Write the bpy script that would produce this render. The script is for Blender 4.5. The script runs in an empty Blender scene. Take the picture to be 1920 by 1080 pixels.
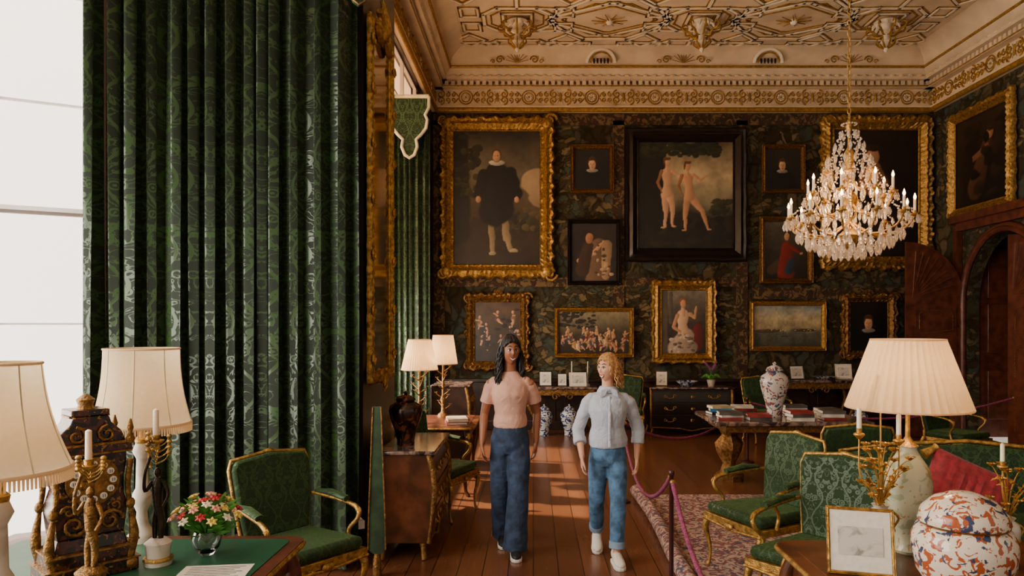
import bpy, bmesh, math, random
import numpy as np
from mathutils import Vector, Matrix
random.seed(7)
COL=bpy.context.scene.collection
pi=math.pi; sin=math.sin; cos=math.cos
CAMZ=1.85
def lin(h):
    return tuple(((int(h[i:i+2],16)/255)/12.92 if int(h[i:i+2],16)<=10 else ((int(h[i:i+2],16)/255+.055)/1.055)**2.4) for i in (0,2,4))+(1,)
# ------------------------------------------------------------ node helpers
def nd(nt,typ,_p={},**k):
    n=nt.nodes.new('ShaderNode'+typ)
    for a,v in _p.items(): setattr(n,a,v)
    for a,v in k.items():
        key=int(a[1:]) if a[0]=='i' and a[1:].isdigit() else a.replace('_',' ')
        s=n.inputs[key]
        if isinstance(v,bpy.types.NodeSocket): nt.links.new(v,s)
        else: s.default_value=v
    return n
def ma(nt,op,a,b=0.0,c=0.0):
    return nd(nt,'Math',{'operation':op},i0=a,i1=b,i2=c).outputs[0]
def mixc(nt,f,a,b):
    n=nt.nodes.new('ShaderNodeMix'); n.data_type='RGBA'
    for i,v in ((0,f),(6,a),(7,b)):
        if isinstance(v,bpy.types.NodeSocket): nt.links.new(v,n.inputs[i])
        else: n.inputs[i].default_value=v
    return n.outputs[2]
def sstep(nt,v,a,b):
    return nd(nt,'MapRange',{'interpolation_type':'SMOOTHSTEP'},Value=v,From_Min=a,From_Max=b).outputs[0]
def newmat(name):
    m=bpy.data.materials.new(name);m.use_nodes=True
    return m,m.node_tree,m.node_tree.nodes['Principled BSDF']
def bump(nt,b,h,s=.5,d=.01):
    bm=nd(nt,'Bump',Height=h,Strength=s,Distance=d); nt.links.new(bm.outputs[0],b.inputs['Normal'])
def M(name,hexc,rough=.5,metal=0,var=.25,scale=8,bmp=.15,bs=40,bd=.01,**k):
    m,nt,b=newmat(name); c=lin(hexc)
    tc=nd(nt,'TexCoord')
    n=nd(nt,'TexNoise',Vector=tc.outputs['Object'],Scale=scale,Detail=4.0)
    lo=tuple(x*(1-var) for x in c[:3])+(1,);hi=tuple(min(1,x*(1+var)) for x in c[:3])+(1,)
    nt.links.new(mixc(nt,sstep(nt,n.outputs[0],.3,.7),lo,hi),b.inputs['Base Color'])
    b.inputs['Roughness'].default_value=rough;b.inputs['Metallic'].default_value=metal
    if bmp:
        n2=nd(nt,'TexNoise',Vector=tc.outputs['Object'],Scale=bs,Detail=3.0,Distortion=.6)
        bump(nt,b,n2.outputs[0],bmp,bd)
    for a,v in k.items(): b.inputs[a.replace('_',' ')].default_value=v
    return m
def M2(name,c1,c2,scale,th=.5,w=.04,rough=.4,c3=None,scale3=14,th3=.58,metal=0,dist=1.0,detail=2.0,stretch=None):
    m,nt,b=newmat(name);tc=nd(nt,'TexCoord');v=tc.outputs['Object']
    if stretch: v=nd(nt,'Mapping',Vector=v,Scale=stretch).outputs[0]
    n=nd(nt,'TexNoise',Vector=v,Scale=scale,Detail=detail,Distortion=dist)
    col=mixc(nt,sstep(nt,n.outputs[0],th-w,th+w),lin(c1),lin(c2))
    if c3:
        v3=nd(nt,'VectorMath',{'operation':'ADD'},i0=v,i1=(3.3,7.1,1.2)).outputs[0]
        n3=nd(nt,'TexNoise',Vector=v3,Scale=scale3,Detail=detail,Distortion=dist)
        col=mixc(nt,sstep(nt,n3.outputs[0],th3-.02,th3+.02),col,lin(c3))
    nt.links.new(col,b.inputs['Base Color']);b.inputs['Roughness'].default_value=rough;b.inputs['Metallic'].default_value=metal
    return m
def damask(name,dark,light,uv=False,W=.3,sc=11,P=.62,tint='6f9058',sheen=.2,sat=.4,top=.88):
    m,nt,b=newmat(name);tc=nd(nt,'TexCoord')
    sp=nd(nt,'SeparateXYZ',Vector=tc.outputs['UV' if uv else 'Object'])
    u=sp.outputs[0];v=sp.outputs[1]
    if not uv: v=ma(nt,'ADD',v,sp.outputs[2])
    f=ma(nt,'PINGPONG',u,W/2)
    vec=nd(nt,'CombineXYZ',X=f,Y=v,Z=0.0).outputs[0]
    n1=nd(nt,'TexNoise',Vector=vec,Scale=sc,Detail=2.0,Distortion=1.6)
    t1=ma(nt,'SUBTRACT',1.0,sstep(nt,ma(nt,'ABSOLUTE',ma(nt,'SUBTRACT',n1.outputs[0],.52)),.018,.032))
    vo=nd(nt,'TexVoronoi',{'feature':'F1'},Vector=vec,Scale=sc*1.1)
    fl=ma(nt,'SINE',ma(nt,'MULTIPLY',vo.outputs[0],30.0))
    t3=ma(nt,'MULTIPLY',sstep(nt,fl,.0,.2),ma(nt,'SUBTRACT',1.0,sstep(nt,vo.outputs[0],.34,.37)))
    s=ma(nt,'SINE',ma(nt,'MULTIPLY',v,2*pi/P))
    g=ma(nt,'ABSOLUTE',ma(nt,'SUBTRACT',f,ma(nt,'MULTIPLY_ADD',s,W*.17,W*.25)))
    t2=ma(nt,'SUBTRACT',1.0,sstep(nt,g,W*.025,W*.04))
    mk=ma(nt,'MAXIMUM',ma(nt,'MAXIMUM',t1,t3),t2)
    nt.links.new(mixc(nt,mk,lin(dark),lin(light)),b.inputs['Base Color'])
    nt.links.new(ma(nt,'MULTIPLY_ADD',mk,-sat,top),b.inputs['Roughness'])
    b.inputs['Sheen Weight'].default_value=sheen;b.inputs['Sheen Roughness'].default_value=.4
    b.inputs['Sheen Tint'].default_value=lin(tint)
    bump(nt,b,mk,.2,.003)
    return m
def glow(name,hexc,st):
    m,nt,b=newmat(name);b.inputs['Base Color'].default_value=lin(hexc)
    b.inputs['Emission Color'].default_value=lin(hexc);b.inputs['Emission Strength'].default_value=st
    return m
# ------------------------------------------------------------ materials
GOLD=M('gilt_wood','b08844',.4,.75,.45,30,.5,90)
GOLDD=M('dark_gilt','866030',.45,.7,.5,35,.7,80)
GOLDP=M('gold_paint','a0762a',.45,.35,.35,20,.3,60)
BRONZE=M('dark_bronze','2a1d12',.35,.6,.4,30,.3,60)
BLACKW=M('ebonised_wood','1c130d',.35,0,.4,12,.15,60)
DWOOD=M('dark_walnut','2e1a11',.35,0,.5,9,.12,50)
RWOOD=M('mahogany','5c3020',.35,0,.35,9,.1,50)
MWOOD=M('walnut_veneer','5a311a',.28,0,.45,7,.08,60)
CREAM=M('plaster_cream','dcc4a2',.75,0,.1,3,.1,30)
PLAST=M('plaster_rib','f2e4ca',.7,0,.08,5,.15,40)
MARB=M2('red_grey_marble','4b3a36','8d7468',7,.5,.12,.15,'2b2022',4,.6,dist=2)
WMARB=M2('white_marble','cfc4b4','a79a8a',6,.55,.15,.25,dist=2)
WHITE=M('white_paint','e8e0d6',.6,0,.05)
GREYB=M('sash_bar_grey','7a6c66',.6,0,.05)
CANDLE=M('candle_wax','efe3c8',.5,0,.05,10,0,Subsurface_Weight=.3)
PAPER=M('paper','e4ddcf',.8,0,.06,40,0)
CURT=damask('green_silk_damask','0e1c0b','2c4521',True,.3,8.5,.5,tint='94ac68',sheen=.3,sat=.5,top=.78)
CHAIRG=damask('green_cut_velvet','193012','28451b',False,.18,14,.3,tint='88a860',sheen=.3)
CURTV=damask('pelmet_damask','15270f','36522a',False,.18,13,.36)
VELV=M('plain_green_velvet','1c3416',.9,0,.4,10,.2,90,Sheen_Weight=.3)
TRIMW=M('cream_braid','dccfa8',.7)
REDC=M('crimson_cord_velvet','8c1420',.7,0,.3,30,.4,60,Sheen_Weight=.2)
ROPE=M('pink_purple_rope','8a3a60',.8,0,.4,60,.6,120)
POSTM=M('post_maroon','3c1618',.35,0,.2)
IMARI=M2('imari_porcelain','dfd2be','a85430',24,.55,.012,.15,'34405e',18,.6,dist=1.0,detail=3)
IMARI2=M2('faded_imari','c9c2ba','86483a',17,.56,.015,.15,'44506e',14,.58,dist=1.2,detail=3)
BLUEW=M2('blue_white_porcelain','cfd3d6','27386e',16,.5,.02,.15,dist=1.5)
CELA=M2('celadon_porcelain','b9b79a','98a080',14,.58,.03,.15,'a88a5a',18,.66)
BROWNJ=M2('dark_lacquer_jar','2a140c','6b3a1c',12,.55,.04,.2,'0d0807',10,.55)
TORT=M2('tortoiseshell_boulle','160a06','4a2010',22,.52,.06,.25,'8a6228',40,.62)
GREENT=M('green_leather_top','1f5238',.45,0,.15,10,.05)
LEAF=M('leaf_green','4a8a30',.5,0,.4,20,.1)
MIRR=M('mirror_glass','9a8a70',.06,1,.1,2,0)
SKIND=M('skin_brown','9a6144',.45,0,.08,12,.03,Subsurface_Weight=.08)
SKINL=M('skin_light','d69e80',.45,0,.07,12,.03,Subsurface_Weight=.08)
def cloth(name,h,var=.12,bm=.45,bs=14,bd=.03,rough=.85,sc=6): return M(name,h,rough,0,var,sc,bm,bs,bd)
PINKT=cloth('pink_cotton','cf9d88');JEAND=cloth('dark_denim','2a3a54',.4,.5,22,.02,sc=16);JEANL=cloth('mid_denim','4a6d90',.4,.5,22,.02,sc=16)
def m_stripe():
    m,nt,b=newmat('striped_cotton');tc=nd(nt,'TexCoord');sp=nd(nt,'SeparateXYZ',Vector=tc.outputs['Object'])
    s=ma(nt,'SINE',ma(nt,'MULTIPLY',sp.outputs[0],2*pi/.008));c=mixc(nt,sstep(nt,s,-.3,.5),lin('c3c6ce'),lin('a8b0c2'))
    nt.links.new(c,b.inputs['Base Color']);b.inputs['Roughness'].default_value=.85
    n2=nd(nt,'TexNoise',Vector=tc.outputs['Object'],Scale=9.0,Detail=3.0,Distortion=1.0);bump(nt,b,n2.outputs[0],.5,.04);return m
BLUESH=m_stripe()
HAIRD=M('hair_black','18100c',.5,0,.4,60,.3,120);HAIRB=M('hair_blond','b5834f',.5,0,.4,50,.3,120)
BROWB=M('brow_brown','5c3a22',.6)
def m_tapestry():
    m,nt,b=newmat('tapestry_verdure');tc=nd(nt,'TexCoord');v=tc.outputs['Object']
    dn=nd(nt,'TexNoise',Vector=v,Scale=2.5,Detail=4.0)
    dv=nd(nt,'VectorMath',{'operation':'MULTIPLY_ADD'},i0=dn.outputs[1],i1=(.5,.5,.5),i2=v).outputs[0]
    def cells(scale,stretch,off,pts):
        mp=nd(nt,'Mapping',Vector=dv,Scale=stretch,Rotation=(0,off,0),Location=(off,off,off)).outputs[0]
        vo=nd(nt,'TexVoronoi',Vector=mp,Scale=scale);ed=nd(nt,'TexVoronoi',{'feature':'DISTANCE_TO_EDGE'},Vector=mp,Scale=scale)
        rc=nd(nt,'SeparateXYZ',Vector=vo.outputs[1])
        r=nd(nt,'ValToRGB',Fac=rc.outputs[0]);cr=r.color_ramp
        while len(cr.elements)<len(pts): cr.elements.new(.5)
        for e,(p,h) in zip(cr.elements,pts): e.position=p;e.color=lin(h)
        return r.outputs[0],sstep(nt,ed.outputs[0],-.04,.18),rc.outputs[1]
    c1,e1,_=cells(3.6,(1.5,1,.8),.5,[(0,'332b1f'),(.3,'423a2a'),(.5,'474b3c'),(.65,'414c48'),(.8,'5c5038'),(1,'6e6048')])
    c2,e2,r2=cells(8.0,(.8,1,1.6),-.6,[(0,'352c1e'),(.4,'4c442e'),(.6,'465248'),(.8,'6e6044'),(1,'857452')])
    big=nd(nt,'TexNoise',Vector=v,Scale=1.1,Detail=3.0)
    k=sstep(nt,ma(nt,'ADD',big.outputs[0],ma(nt,'MULTIPLY',r2,.2)),.5,.7)
    edge=mixc(nt,k,e1,e2)
    c=mixc(nt,k,c1,c2)
    c=mixc(nt,edge,lin('2a2318'),c)
    fine=nd(nt,'TexNoise',Vector=v,Scale=14.0,Detail=2.0)
    c=mixc(nt,ma(nt,'MULTIPLY',fine.outputs[0],.35),c,lin('2a2217'))
    nt.links.new(c,b.inputs['Base Color']);b.inputs['Roughness'].default_value=1.0;b.inputs['Specular IOR Level'].default_value=.1
    return m
TAP=m_tapestry()
TAPB=M2('tapestry_border','33271a','6e5836',7,.52,.06,.95,'45241c',9,.57,dist=1.5,detail=3)
def m_floor():
    m,nt,b=newmat('floor_boards');tc=nd(nt,'TexCoord')
    sp=nd(nt,'SeparateXYZ',Vector=tc.outputs['Object'])
    vec=nd(nt,'CombineXYZ',X=sp.outputs[1],Y=sp.outputs[0],Z=0.0).outputs[0]
    br=nd(nt,'TexBrick',{'offset':.37,'offset_frequency':2},Vector=vec,Color1=lin('6a4029'),Color2=lin('805134'),Mortar=lin('20120a'),Scale=1.0,Mortar_Size=.004,Bias=0.0,Brick_Width=3.1,Row_Height=.19)
    mp=nd(nt,'Mapping',Vector=vec,Scale=(1.5,30,1))
    g=nd(nt,'TexNoise',Vector=mp.outputs[0],Scale=2.0,Detail=5.0)
    c=mixc(nt,ma(nt,'MULTIPLY',g.outputs[0],.45),br.outputs[0],lin('402416'))
    nt.links.new(c,b.inputs['Base Color'])
    nt.links.new(ma(nt,'MULTIPLY_ADD',g.outputs[0],.15,.16),b.inputs['Roughness'])
    bump(nt,b,ma(nt,'SUBTRACT',1.0,br.outputs[1]),.3,.004);return m
FLOOR=m_floor()
RUG=M2('persian_carpet','7c4a4c','b9a090',9,.5,.04,.95,'4a4c60',7,.58,dist=3,detail=3)
def m_shade(name,h,em):
    m=bpy.data.materials.new(name);m.use_nodes=True;nt=m.node_tree;nt.nodes.clear()
    o=nd(nt,'OutputMaterial');tc=nd(nt,'TexCoord')
    n=nd(nt,'TexNoise',Vector=tc.outputs['Object'],Scale=60.0)
    c=mixc(nt,n.outputs[0],lin(h),tuple(x*.85 for x in lin(h)[:3])+(1,))
    d=nd(nt,'BsdfDiffuse',Color=c);t=nd(nt,'BsdfTranslucent',Color=c)
    mx=nd(nt,'MixShader',Fac=.5,i1=d.outputs[0],i2=t.outputs[0])
    e=nd(nt,'Emission',Color=lin('ffbf80'),Strength=em)
    a=nd(nt,'AddShader',i0=mx.outputs[0],i1=e.outputs[0]);nt.links.new(a.outputs[0],o.inputs[0]);return m
SHADE=m_shade('silk_lamp_shade','f0d2a4',.12);SHADE2=m_shade('cream_bell_shade','ead6b4',.08)
BLIND=m_shade('added_glow_blind','fff4e6',.7)  # blind material with daylight put in as emission
CRYS,_n,_b=newmat('cut_crystal');_b.inputs['Transmission Weight'].default_value=.75;_b.inputs['Roughness'].default_value=.08;_b.inputs['Base Color'].default_value=lin('fff1de');_b.inputs['IOR'].default_value=1.5
GLASS,_n,_b=newmat('clear_glass');_b.inputs['Transmission Weight'].default_value=1;_b.inputs['Roughness'].default_value=.02
FLAME=glow('candle_bulb_glow','ffb566',28)
FACGLOW=glow('facade_sun_glow','fff6ea',3.0)  # emission stands in for sunlight on the white facade outside
# ------------------------------------------------------------ mesh builder
class MB:
    def __init__(s): s.v=[];s.f=[];s.m=[];s.s=[]
    def add(s,vs,fs,mi=0,sm=False,T=None):
        o=len(s.v)
        s.v+=[tuple(T@Vector(v)) for v in vs] if T else [tuple(v) for v in vs]
        for f in fs: s.f.append([i+o for i in f]);s.m.append(mi);s.s.append(sm)
        return s
    def box(s,c,d,mi=0,T=None,tp=(1,1)):
        x,y,z=d[0]/2,d[1]/2,d[2]/2
        vs=[(c[0]+i*x*(tp[0] if k>0 else 1),c[1]+j*y*(tp[1] if k>0 else 1),c[2]+k*z) for k in(-1,1) for j in(-1,1) for i in(-1,1)]
        return s.add(vs,[(0,1,3,2),(4,6,7,5),(0,4,5,1),(2,3,7,6),(0,2,6,4),(1,5,7,3)],mi,False,T)
    def lathe(s,prof,c=(0,0,0),seg=20,mi=0,rib=0,amp=0,T=None,sq=1,caps=True):
        vs=[];fs=[];n=len(prof)
        for r,z in prof:
            for k in range(seg):
                a=2*pi*k/seg;rr=r*(1+amp*cos(a*rib)) if rib else r
                vs.append((c[0]+rr*cos(a),c[1]+rr*sin(a)*sq,c[2]+z))
        for i in range(n-1):
            for k in range(seg): fs.append((i*seg+k,i*seg+(k+1)%seg,(i+1)*seg+(k+1)%seg,(i+1)*seg+k))
        if caps:
            fs.append(tuple(range(seg))[::-1]);fs.append(tuple((n-1)*seg+k for k in range(seg)))
        return s.add(vs,fs,mi,True,T)
    def ball(s,c,r,mi=0,seg=12,T=None):
        if not isinstance(r,tuple): r=(r,r,r)
        vs=[];fs=[];h=max(5,seg//2+1)
        for i in range(h+1):
            t=pi*(i/h);t=min(max(t,.02),pi-.02)
            for k in range(seg):
                a=2*pi*k/seg;vs.append((c[0]+r[0]*sin(t)*cos(a),c[1]+r[1]*sin(t)*sin(a),c[2]-r[2]*cos(t)))
        for i in range(h):
            for k in range(seg): fs.append((i*seg+k,i*seg+(k+1)%seg,(i+1)*seg+(k+1)%seg,(i+1)*seg+k))
        fs.append(tuple(range(seg))[::-1]);fs.append(tuple(h*seg+k for k in range(seg)))
        return s.add(vs,fs,mi,True,T)
    def tube(s,pts,r,seg=8,mi=0,ref=None,T=None):
        P=[Vector(p) for p in pts];n=len(P)
        R=[a if isinstance(a,tuple) else (a,a) for a in (r if isinstance(r,list) else [r]*n)]
        if len(R)!=n:
            R=[tuple(np.interp(i/(n-1),np.linspace(0,1,len(R)),[q[j] for q in R]) for j in(0,1)) for i in range(n)]
        vs=[];fs=[];u=None
        for i,p in enumerate(P):
            t=(P[min(i+1,n-1)]-P[max(i-1,0)])
            t=t.normalized() if t.length>1e-9 else Vector((0,0,1))
            if ref is not None: u=Vector(ref)
            elif u is None: u=Vector((1,0,0)) if abs(t.x)<.8 else Vector((0,1,0))
            u=u-t*u.dot(t)
            if u.length<1e-6: u=t.orthogonal()
            u.normalize();w=t.cross(u)
            for k in range(seg):
                a=2*pi*k/seg;vs.append(p+u*(R[i][0]*cos(a))+w*(R[i][1]*sin(a)))
        for i in range(n-1):
            for k in range(seg): fs.append((i*seg+k,i*seg+(k+1)%seg,(i+1)*seg+(k+1)%seg,(i+1)*seg+k))
        fs.append(tuple(range(seg))[::-1]);fs.append(tuple((n-1)*seg+k for k in range(seg)))
        return s.add(vs,fs,mi,True,T)
    def prism(s,poly,ax,a0,a1,mi=0,T=None):
        n=len(poly);mp={'x':lambda p,a:(a,p[0],p[1]),'y':lambda p,a:(p[0],a,p[1]),'z':lambda p,a:(p[0],p[1],a)}[ax]
        vs=[mp(p,a0) for p in poly]+[mp(p,a1) for p in poly]
        fs=[tuple(range(n)),tuple(range(n,2*n))[::-1]]+[(i,(i+1)%n,n+(i+1)%n,n+i) for i in range(n)]
        return s.add(vs,fs,mi,False,T)
    def spiral(s,c,r,turns=1.4,a0=0,d=1,rt=.01,mi=0,y=0,T=None):
        n=14;pts=[]
        for i in range(n):
            q=i/(n-1);a=a0+d*q*turns*2*pi;rr=r*(1-.85*q)
            pts.append((c[0]+rr*cos(a),y,c[1]+rr*sin(a)))
        return s.tube(pts,[rt,rt*.9,rt*.6],6,mi,T=T)
    def strip(s,pts,w,z0,z1,mi=0,closed=False):
        n=len(pts)
        for i in range(n if closed else n-1):
            a=Vector(pts[i]);b=Vector(pts[(i+1)%n]);d=b-a
            if d.length<1e-6: continue
            q=Vector((-d.y,d.x)).normalized()*w/2;e=d.normalized()*w*.45;a=a-e;b=b+e
            s.prism([tuple(a+q),tuple(a-q),tuple(b-q),tuple(b+q)],'z',z0,z1,mi)
        return s
    def obj(s,name,mats,parent=None,loc=(0,0,0),rot=(0,0,0),bevel=0,sub=0,label=None,struct=False):
        me=bpy.data.meshes.new(name);me.from_pydata(s.v,[],s.f)
        mats=mats if isinstance(mats,list) else [mats]
        for m in mats: me.materials.append(m)
        me.polygons.foreach_set('material_index',s.m);me.polygons.foreach_set('use_smooth',s.s);me.update()
        bm=bmesh.new();bm.from_mesh(me);bmesh.ops.recalc_face_normals(bm,faces=bm.faces);bm.to_mesh(me);bm.free()
        me.set_sharp_from_angle(angle=.9)
        o=bpy.data.objects.new(name,me);COL.objects.link(o);o.location=loc;o.rotation_euler=rot
        if parent: o.parent=parent
        if bevel:
            b=o.modifiers.new('bevel','BEVEL');b.width=bevel;b.segments=2;b.limit_method='ANGLE'
        if sub:
            b=o.modifiers.new('sub','SUBSURF');b.levels=sub;b.render_levels=sub
        if label:o['label']=label
        if struct:o['kind']='structure'
        return o
def tag(e,label,cat,group=None):
    e['label']=label;e['category']=cat
    if group:e['group']=group
    return e
def thing(name,label,cat,loc=(0,0,0),rz=0,group=None,rx=0):
    e=bpy.data.objects.new(name,None);COL.objects.link(e);e.location=loc;e.rotation_euler=(rx,0,rz)
    e.empty_display_size=.1;tag(e,label,cat,group);return e
def dup(src,loc,rz=0,label=None,scale=None):
    def cp(o,par):
        n=o.copy();COL.objects.link(n)
        if par:n.parent=par
        for c in o.children: cp(c,n)
        return n
    n=cp(src,None);n.location=loc;n.rotation_euler=(src.rotation_euler[0],0,rz)
    if scale:n.scale=scale
    if label:n['label']=label
    return n
def cr(pts,n=6):
    P=[Vector(p) for p in pts];P=[P[0]*2-P[1]]+P+[P[-1]*2-P[-2]];out=[]
    for i in range(1,len(P)-2):
        for k in range(n):
            t=k/n;a,b,c,d=P[i-1:i+3]
            out.append(.5*((2*b)+(c-a)*t+(2*a-5*b+4*c-d)*t*t+(3*b-a-3*c+d)*t**3))
    out.append(P[-2]);return out
def light(name,typ,loc,e,col,size=.1,rot=(0,0,0),sy=None,parent=None):
    l=bpy.data.lights.new(name,typ);l.energy=e;l.color=col
    if typ=='AREA':
        l.size=size
        if sy:l.shape='RECTANGLE';l.size_y=sy
    elif typ=='POINT': l.shadow_soft_size=size
    elif typ=='SUN': l.angle=size
    o=bpy.data.objects.new(name,l);COL.objects.link(o);o.location=loc;o.rotation_euler=rot
    if parent:o.parent=parent
    return o
# ------------------------------------------------------------ ROOM
YB=12.86;XR=7.14;XL=-1.8;ZC=6.62
MB().box((1.4,4.9,-.05),(12,16.2,.1)).obj('floor',FLOOR,struct=True)
MB().box((1.4,4.9,ZC+.06),(12,16.2,.1)).obj('ceiling',CREAM,struct=True)
b=MB();b.box((2.67,YB+.1,3.3),(9.5,.2,6.6))
b.obj('wall_back',TAP,struct=True)
b=MB();b.box((2.67,YB-.02,.42),(8.94,.05,.84))
for i in range(12): b.box((-1.4+i*.75,YB-.05,.45),(.6,.03,.6))
b.box((2.67,YB-.05,.87),(8.94,.09,.06));b.obj('trim_1',DWOOD,struct=True,bevel=.008)
MB().box((2.67,YB-.06,.08),(8.94,.08,.16)).obj('baseboard_back',DWOOD,struct=True,bevel=.01)
b=MB()
for x in (-1.68,1.52,3.72,6.98): b.box((x,YB-.012,3.2),(.2,.03,4.6))
b.box((2.67,YB-.012,5.52),(8.9,.03,.2));b.box((1.0,YB-.01,2.62),(5.4,.025,.16));b.box((5.6,YB-.01,2.42),(3.4,.025,.2))
b.obj('trim_2',TAPB,struct=True)
YA=10.9;RA=.95
arc=[(YA+RA*cos(pi*i/16),2.2+1.07*sin(pi*i/16)) for i in range(17)]
poly=[(2.5,0),(YA-RA,0)]+arc[::-1]+[(YA+RA,0),(YB,0),(YB,6.6),(2.5,6.6)]
MB().prism(poly,'x',XR,XR+.2).obj('wall_right',TAP,struct=True)
b=MB()
for dx,k in ((-.04,.05),(-.02,.1)):
    b.tube([(XR+dx,YA+RA+k,0)]+[(XR+dx,YA+(RA+k)*cos(pi*i/20),2.2+(1.07+k)*sin(pi*i/20)) for i in range(21)]+[(XR+dx,YA-RA-k,0)],.05,8)
b.box((XR-.06,12.02,1.75),(.1,.1,3.5));b.box((XR-.08,10.8,3.6),(.2,2.5,.12));b.box((XR-.05,10.8,3.48),(.1,2.4,.14))
b.obj('trim_3',RWOOD,struct=True)
b=MB();b.box((XR+.6,11.95,1.8),(.9,.1,3.6));b.box((XR+1.0,10.8,1.8),(.1,2.6,3.6));b.box((XR+.6,9.6,1.8),(.9,.1,3.6));b.box((XR+.6,10.8,3.5),(.9,2.6,.1))
for z in(.7,1.8,2.7): b.box((XR+.93,11.3,z),(.05,.7,.8));b.box((XR+.6,11.88,z),(.5,.05,.8))
b.obj('wall_passage',RWOOD,struct=True,bevel=.01)
def doorleaf(mb,w,zl,zh):
    top=[(-w+w*sin(pi/2*i/10),zl+(zh-zl)*cos(pi/2*i/10)) for i in range(11)]
    mb.prism([(0,0),(-w,0)]+top,'y',-.03,.03,0)
    for z0,z1 in ((.15,.85),(.95,1.55),(1.65,2.15)):
        a=(-w+.14,-.14)
        for sy in(-.036,.036):
            mb.box((sum(a)/2,sy,(z0+z1)/2),(w-.28,.03,z1-z0),0)
            mb.prism([(a[0]+.06,z0+.12),(a[0]+.12,z0+.06),(a[1]-.12,z0+.06),(a[1]-.06,z0+.12),(a[1]-.06,z1-.12),(a[1]-.12,z1-.06),(a[0]+.12,z1-.06),(a[0]+.06,z1-.12)],'y',sy*1.2-.012,sy*1.2+.012,0)
            mb.tube([(a[0]+.06,sy*1.5,z0+.12),(a[0]+.06,sy*1.5,z1-.12),(a[0]+.12,sy*1.5,z1-.06),(a[1]-.12,sy*1.5,z1-.06),(a[1]-.06,sy*1.5,z1-.12),(a[1]-.06,sy*1.5,z0+.12),(a[0]+.12,sy*1.5,z0+.06)],.008,6,1)
    for i in range(9):
        a=pi/2*(i+.5)/9
        mb.tube([(-w+.1,-.03,zl+.05),(-w+.1+(w-.25)*sin(a),-.028,zl+.05+(zh-zl-.2)*cos(a))],[.006,.018],6,0)
b=MB();doorleaf(b,.95,2.25,3.22);b.obj('door_1',[RWOOD,GOLDD],loc=(XR-.02,11.93,0.01),struct=True)
b=MB();doorleaf(b,.97,2.25,3.22);o=b.obj('door_2',[RWOOD,GOLDD],loc=(XR+.1,9.97,0.01),rot=(0,0,-pi/2),struct=True)
MB().box((-1.69,6.4,3.3),(.66,1.3,6.6)).obj('wall_pier',BLACKW,struct=True)
b=MB();b.box((-1.9,12.2,3.3),(.2,1.4,6.6));b.box((-1.9,9.3,6.12),(.2,4.5,1.0));b.box((-1.9,9.3,.35),(.2,4.5,.7));b.obj('wall_left',DWOOD,struct=True)
b=MB()
for y in (7.15,8.2,9.25,10.3,11.4): b.box((-1.88,y,3.1),(.05,.05,5.0))
for z in (.72,1.5,2.3,3.5,4.2,5.0,5.6): b.box((-1.88,9.3,z),(.05,4.4,.03))
b.box((-1.8,9.3,.72),(.3,4.4,.05));b.obj('window_2',WHITE,struct=True)
MB().box((-1.96,9.3,3.95),(.01,4.4,3.35)).obj('added_glow_blind',BLIND,struct=True)  # added blind: cuts the upper sun so only low patches reach the floor
A=Vector((-4.2,4.5));B=Vector((-1.5,5.95));D=(B-A).normalized();L=(B-A).length;ang=math.atan2(D.y,D.x)
T1=Matrix.Translation((A.x,A.y,0))@Matrix.Rotation(ang,4,'Z')
b=MB()
for x in (0.05,.62,1.25): b.box((x,0,3.1),(.07,.08,5.6),0,T1)
b.box((1.29,-.03,3.1),(.1,.14,5.6),1,T1)
for z in (.34,4.9): b.box((L/2,0,z),(L,.07,.045),0,T1)
b.box((L/2,0,2.62),(L,.05,.022),2,T1);b.box((L/2,0,2.645),(L,.06,.03),0,T1)
for z in (1.1,1.86,3.38,4.14): b.box((L/2,0.01,z),(L,.03,.014),0,T1)
b.box((L/2,-.15,.3),(L,.5,.06),0,T1)
b.obj('window_1',[WHITE,RWOOD,GREYB],struct=True)
MB().box((L/2,0.05,.13),(L,.2,.27),0,T1).box((L/2,.05,5.8),(L,.2,1.5),0,T1).obj('wall_bay',WHITE,struct=True)
b=MB();b.box((-4.4,.8,3.3),(.2,7.8,6.6));b.obj('wall_left_bay',CREAM,struct=True)
b=MB();b.box((-1.45,1.9,3.5),(9,.1,9),0,T1);b.obj('glowing_facade',FACGLOW,struct=True)  # self-glowing facade panel; also keeps the sun out of the bay
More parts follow.
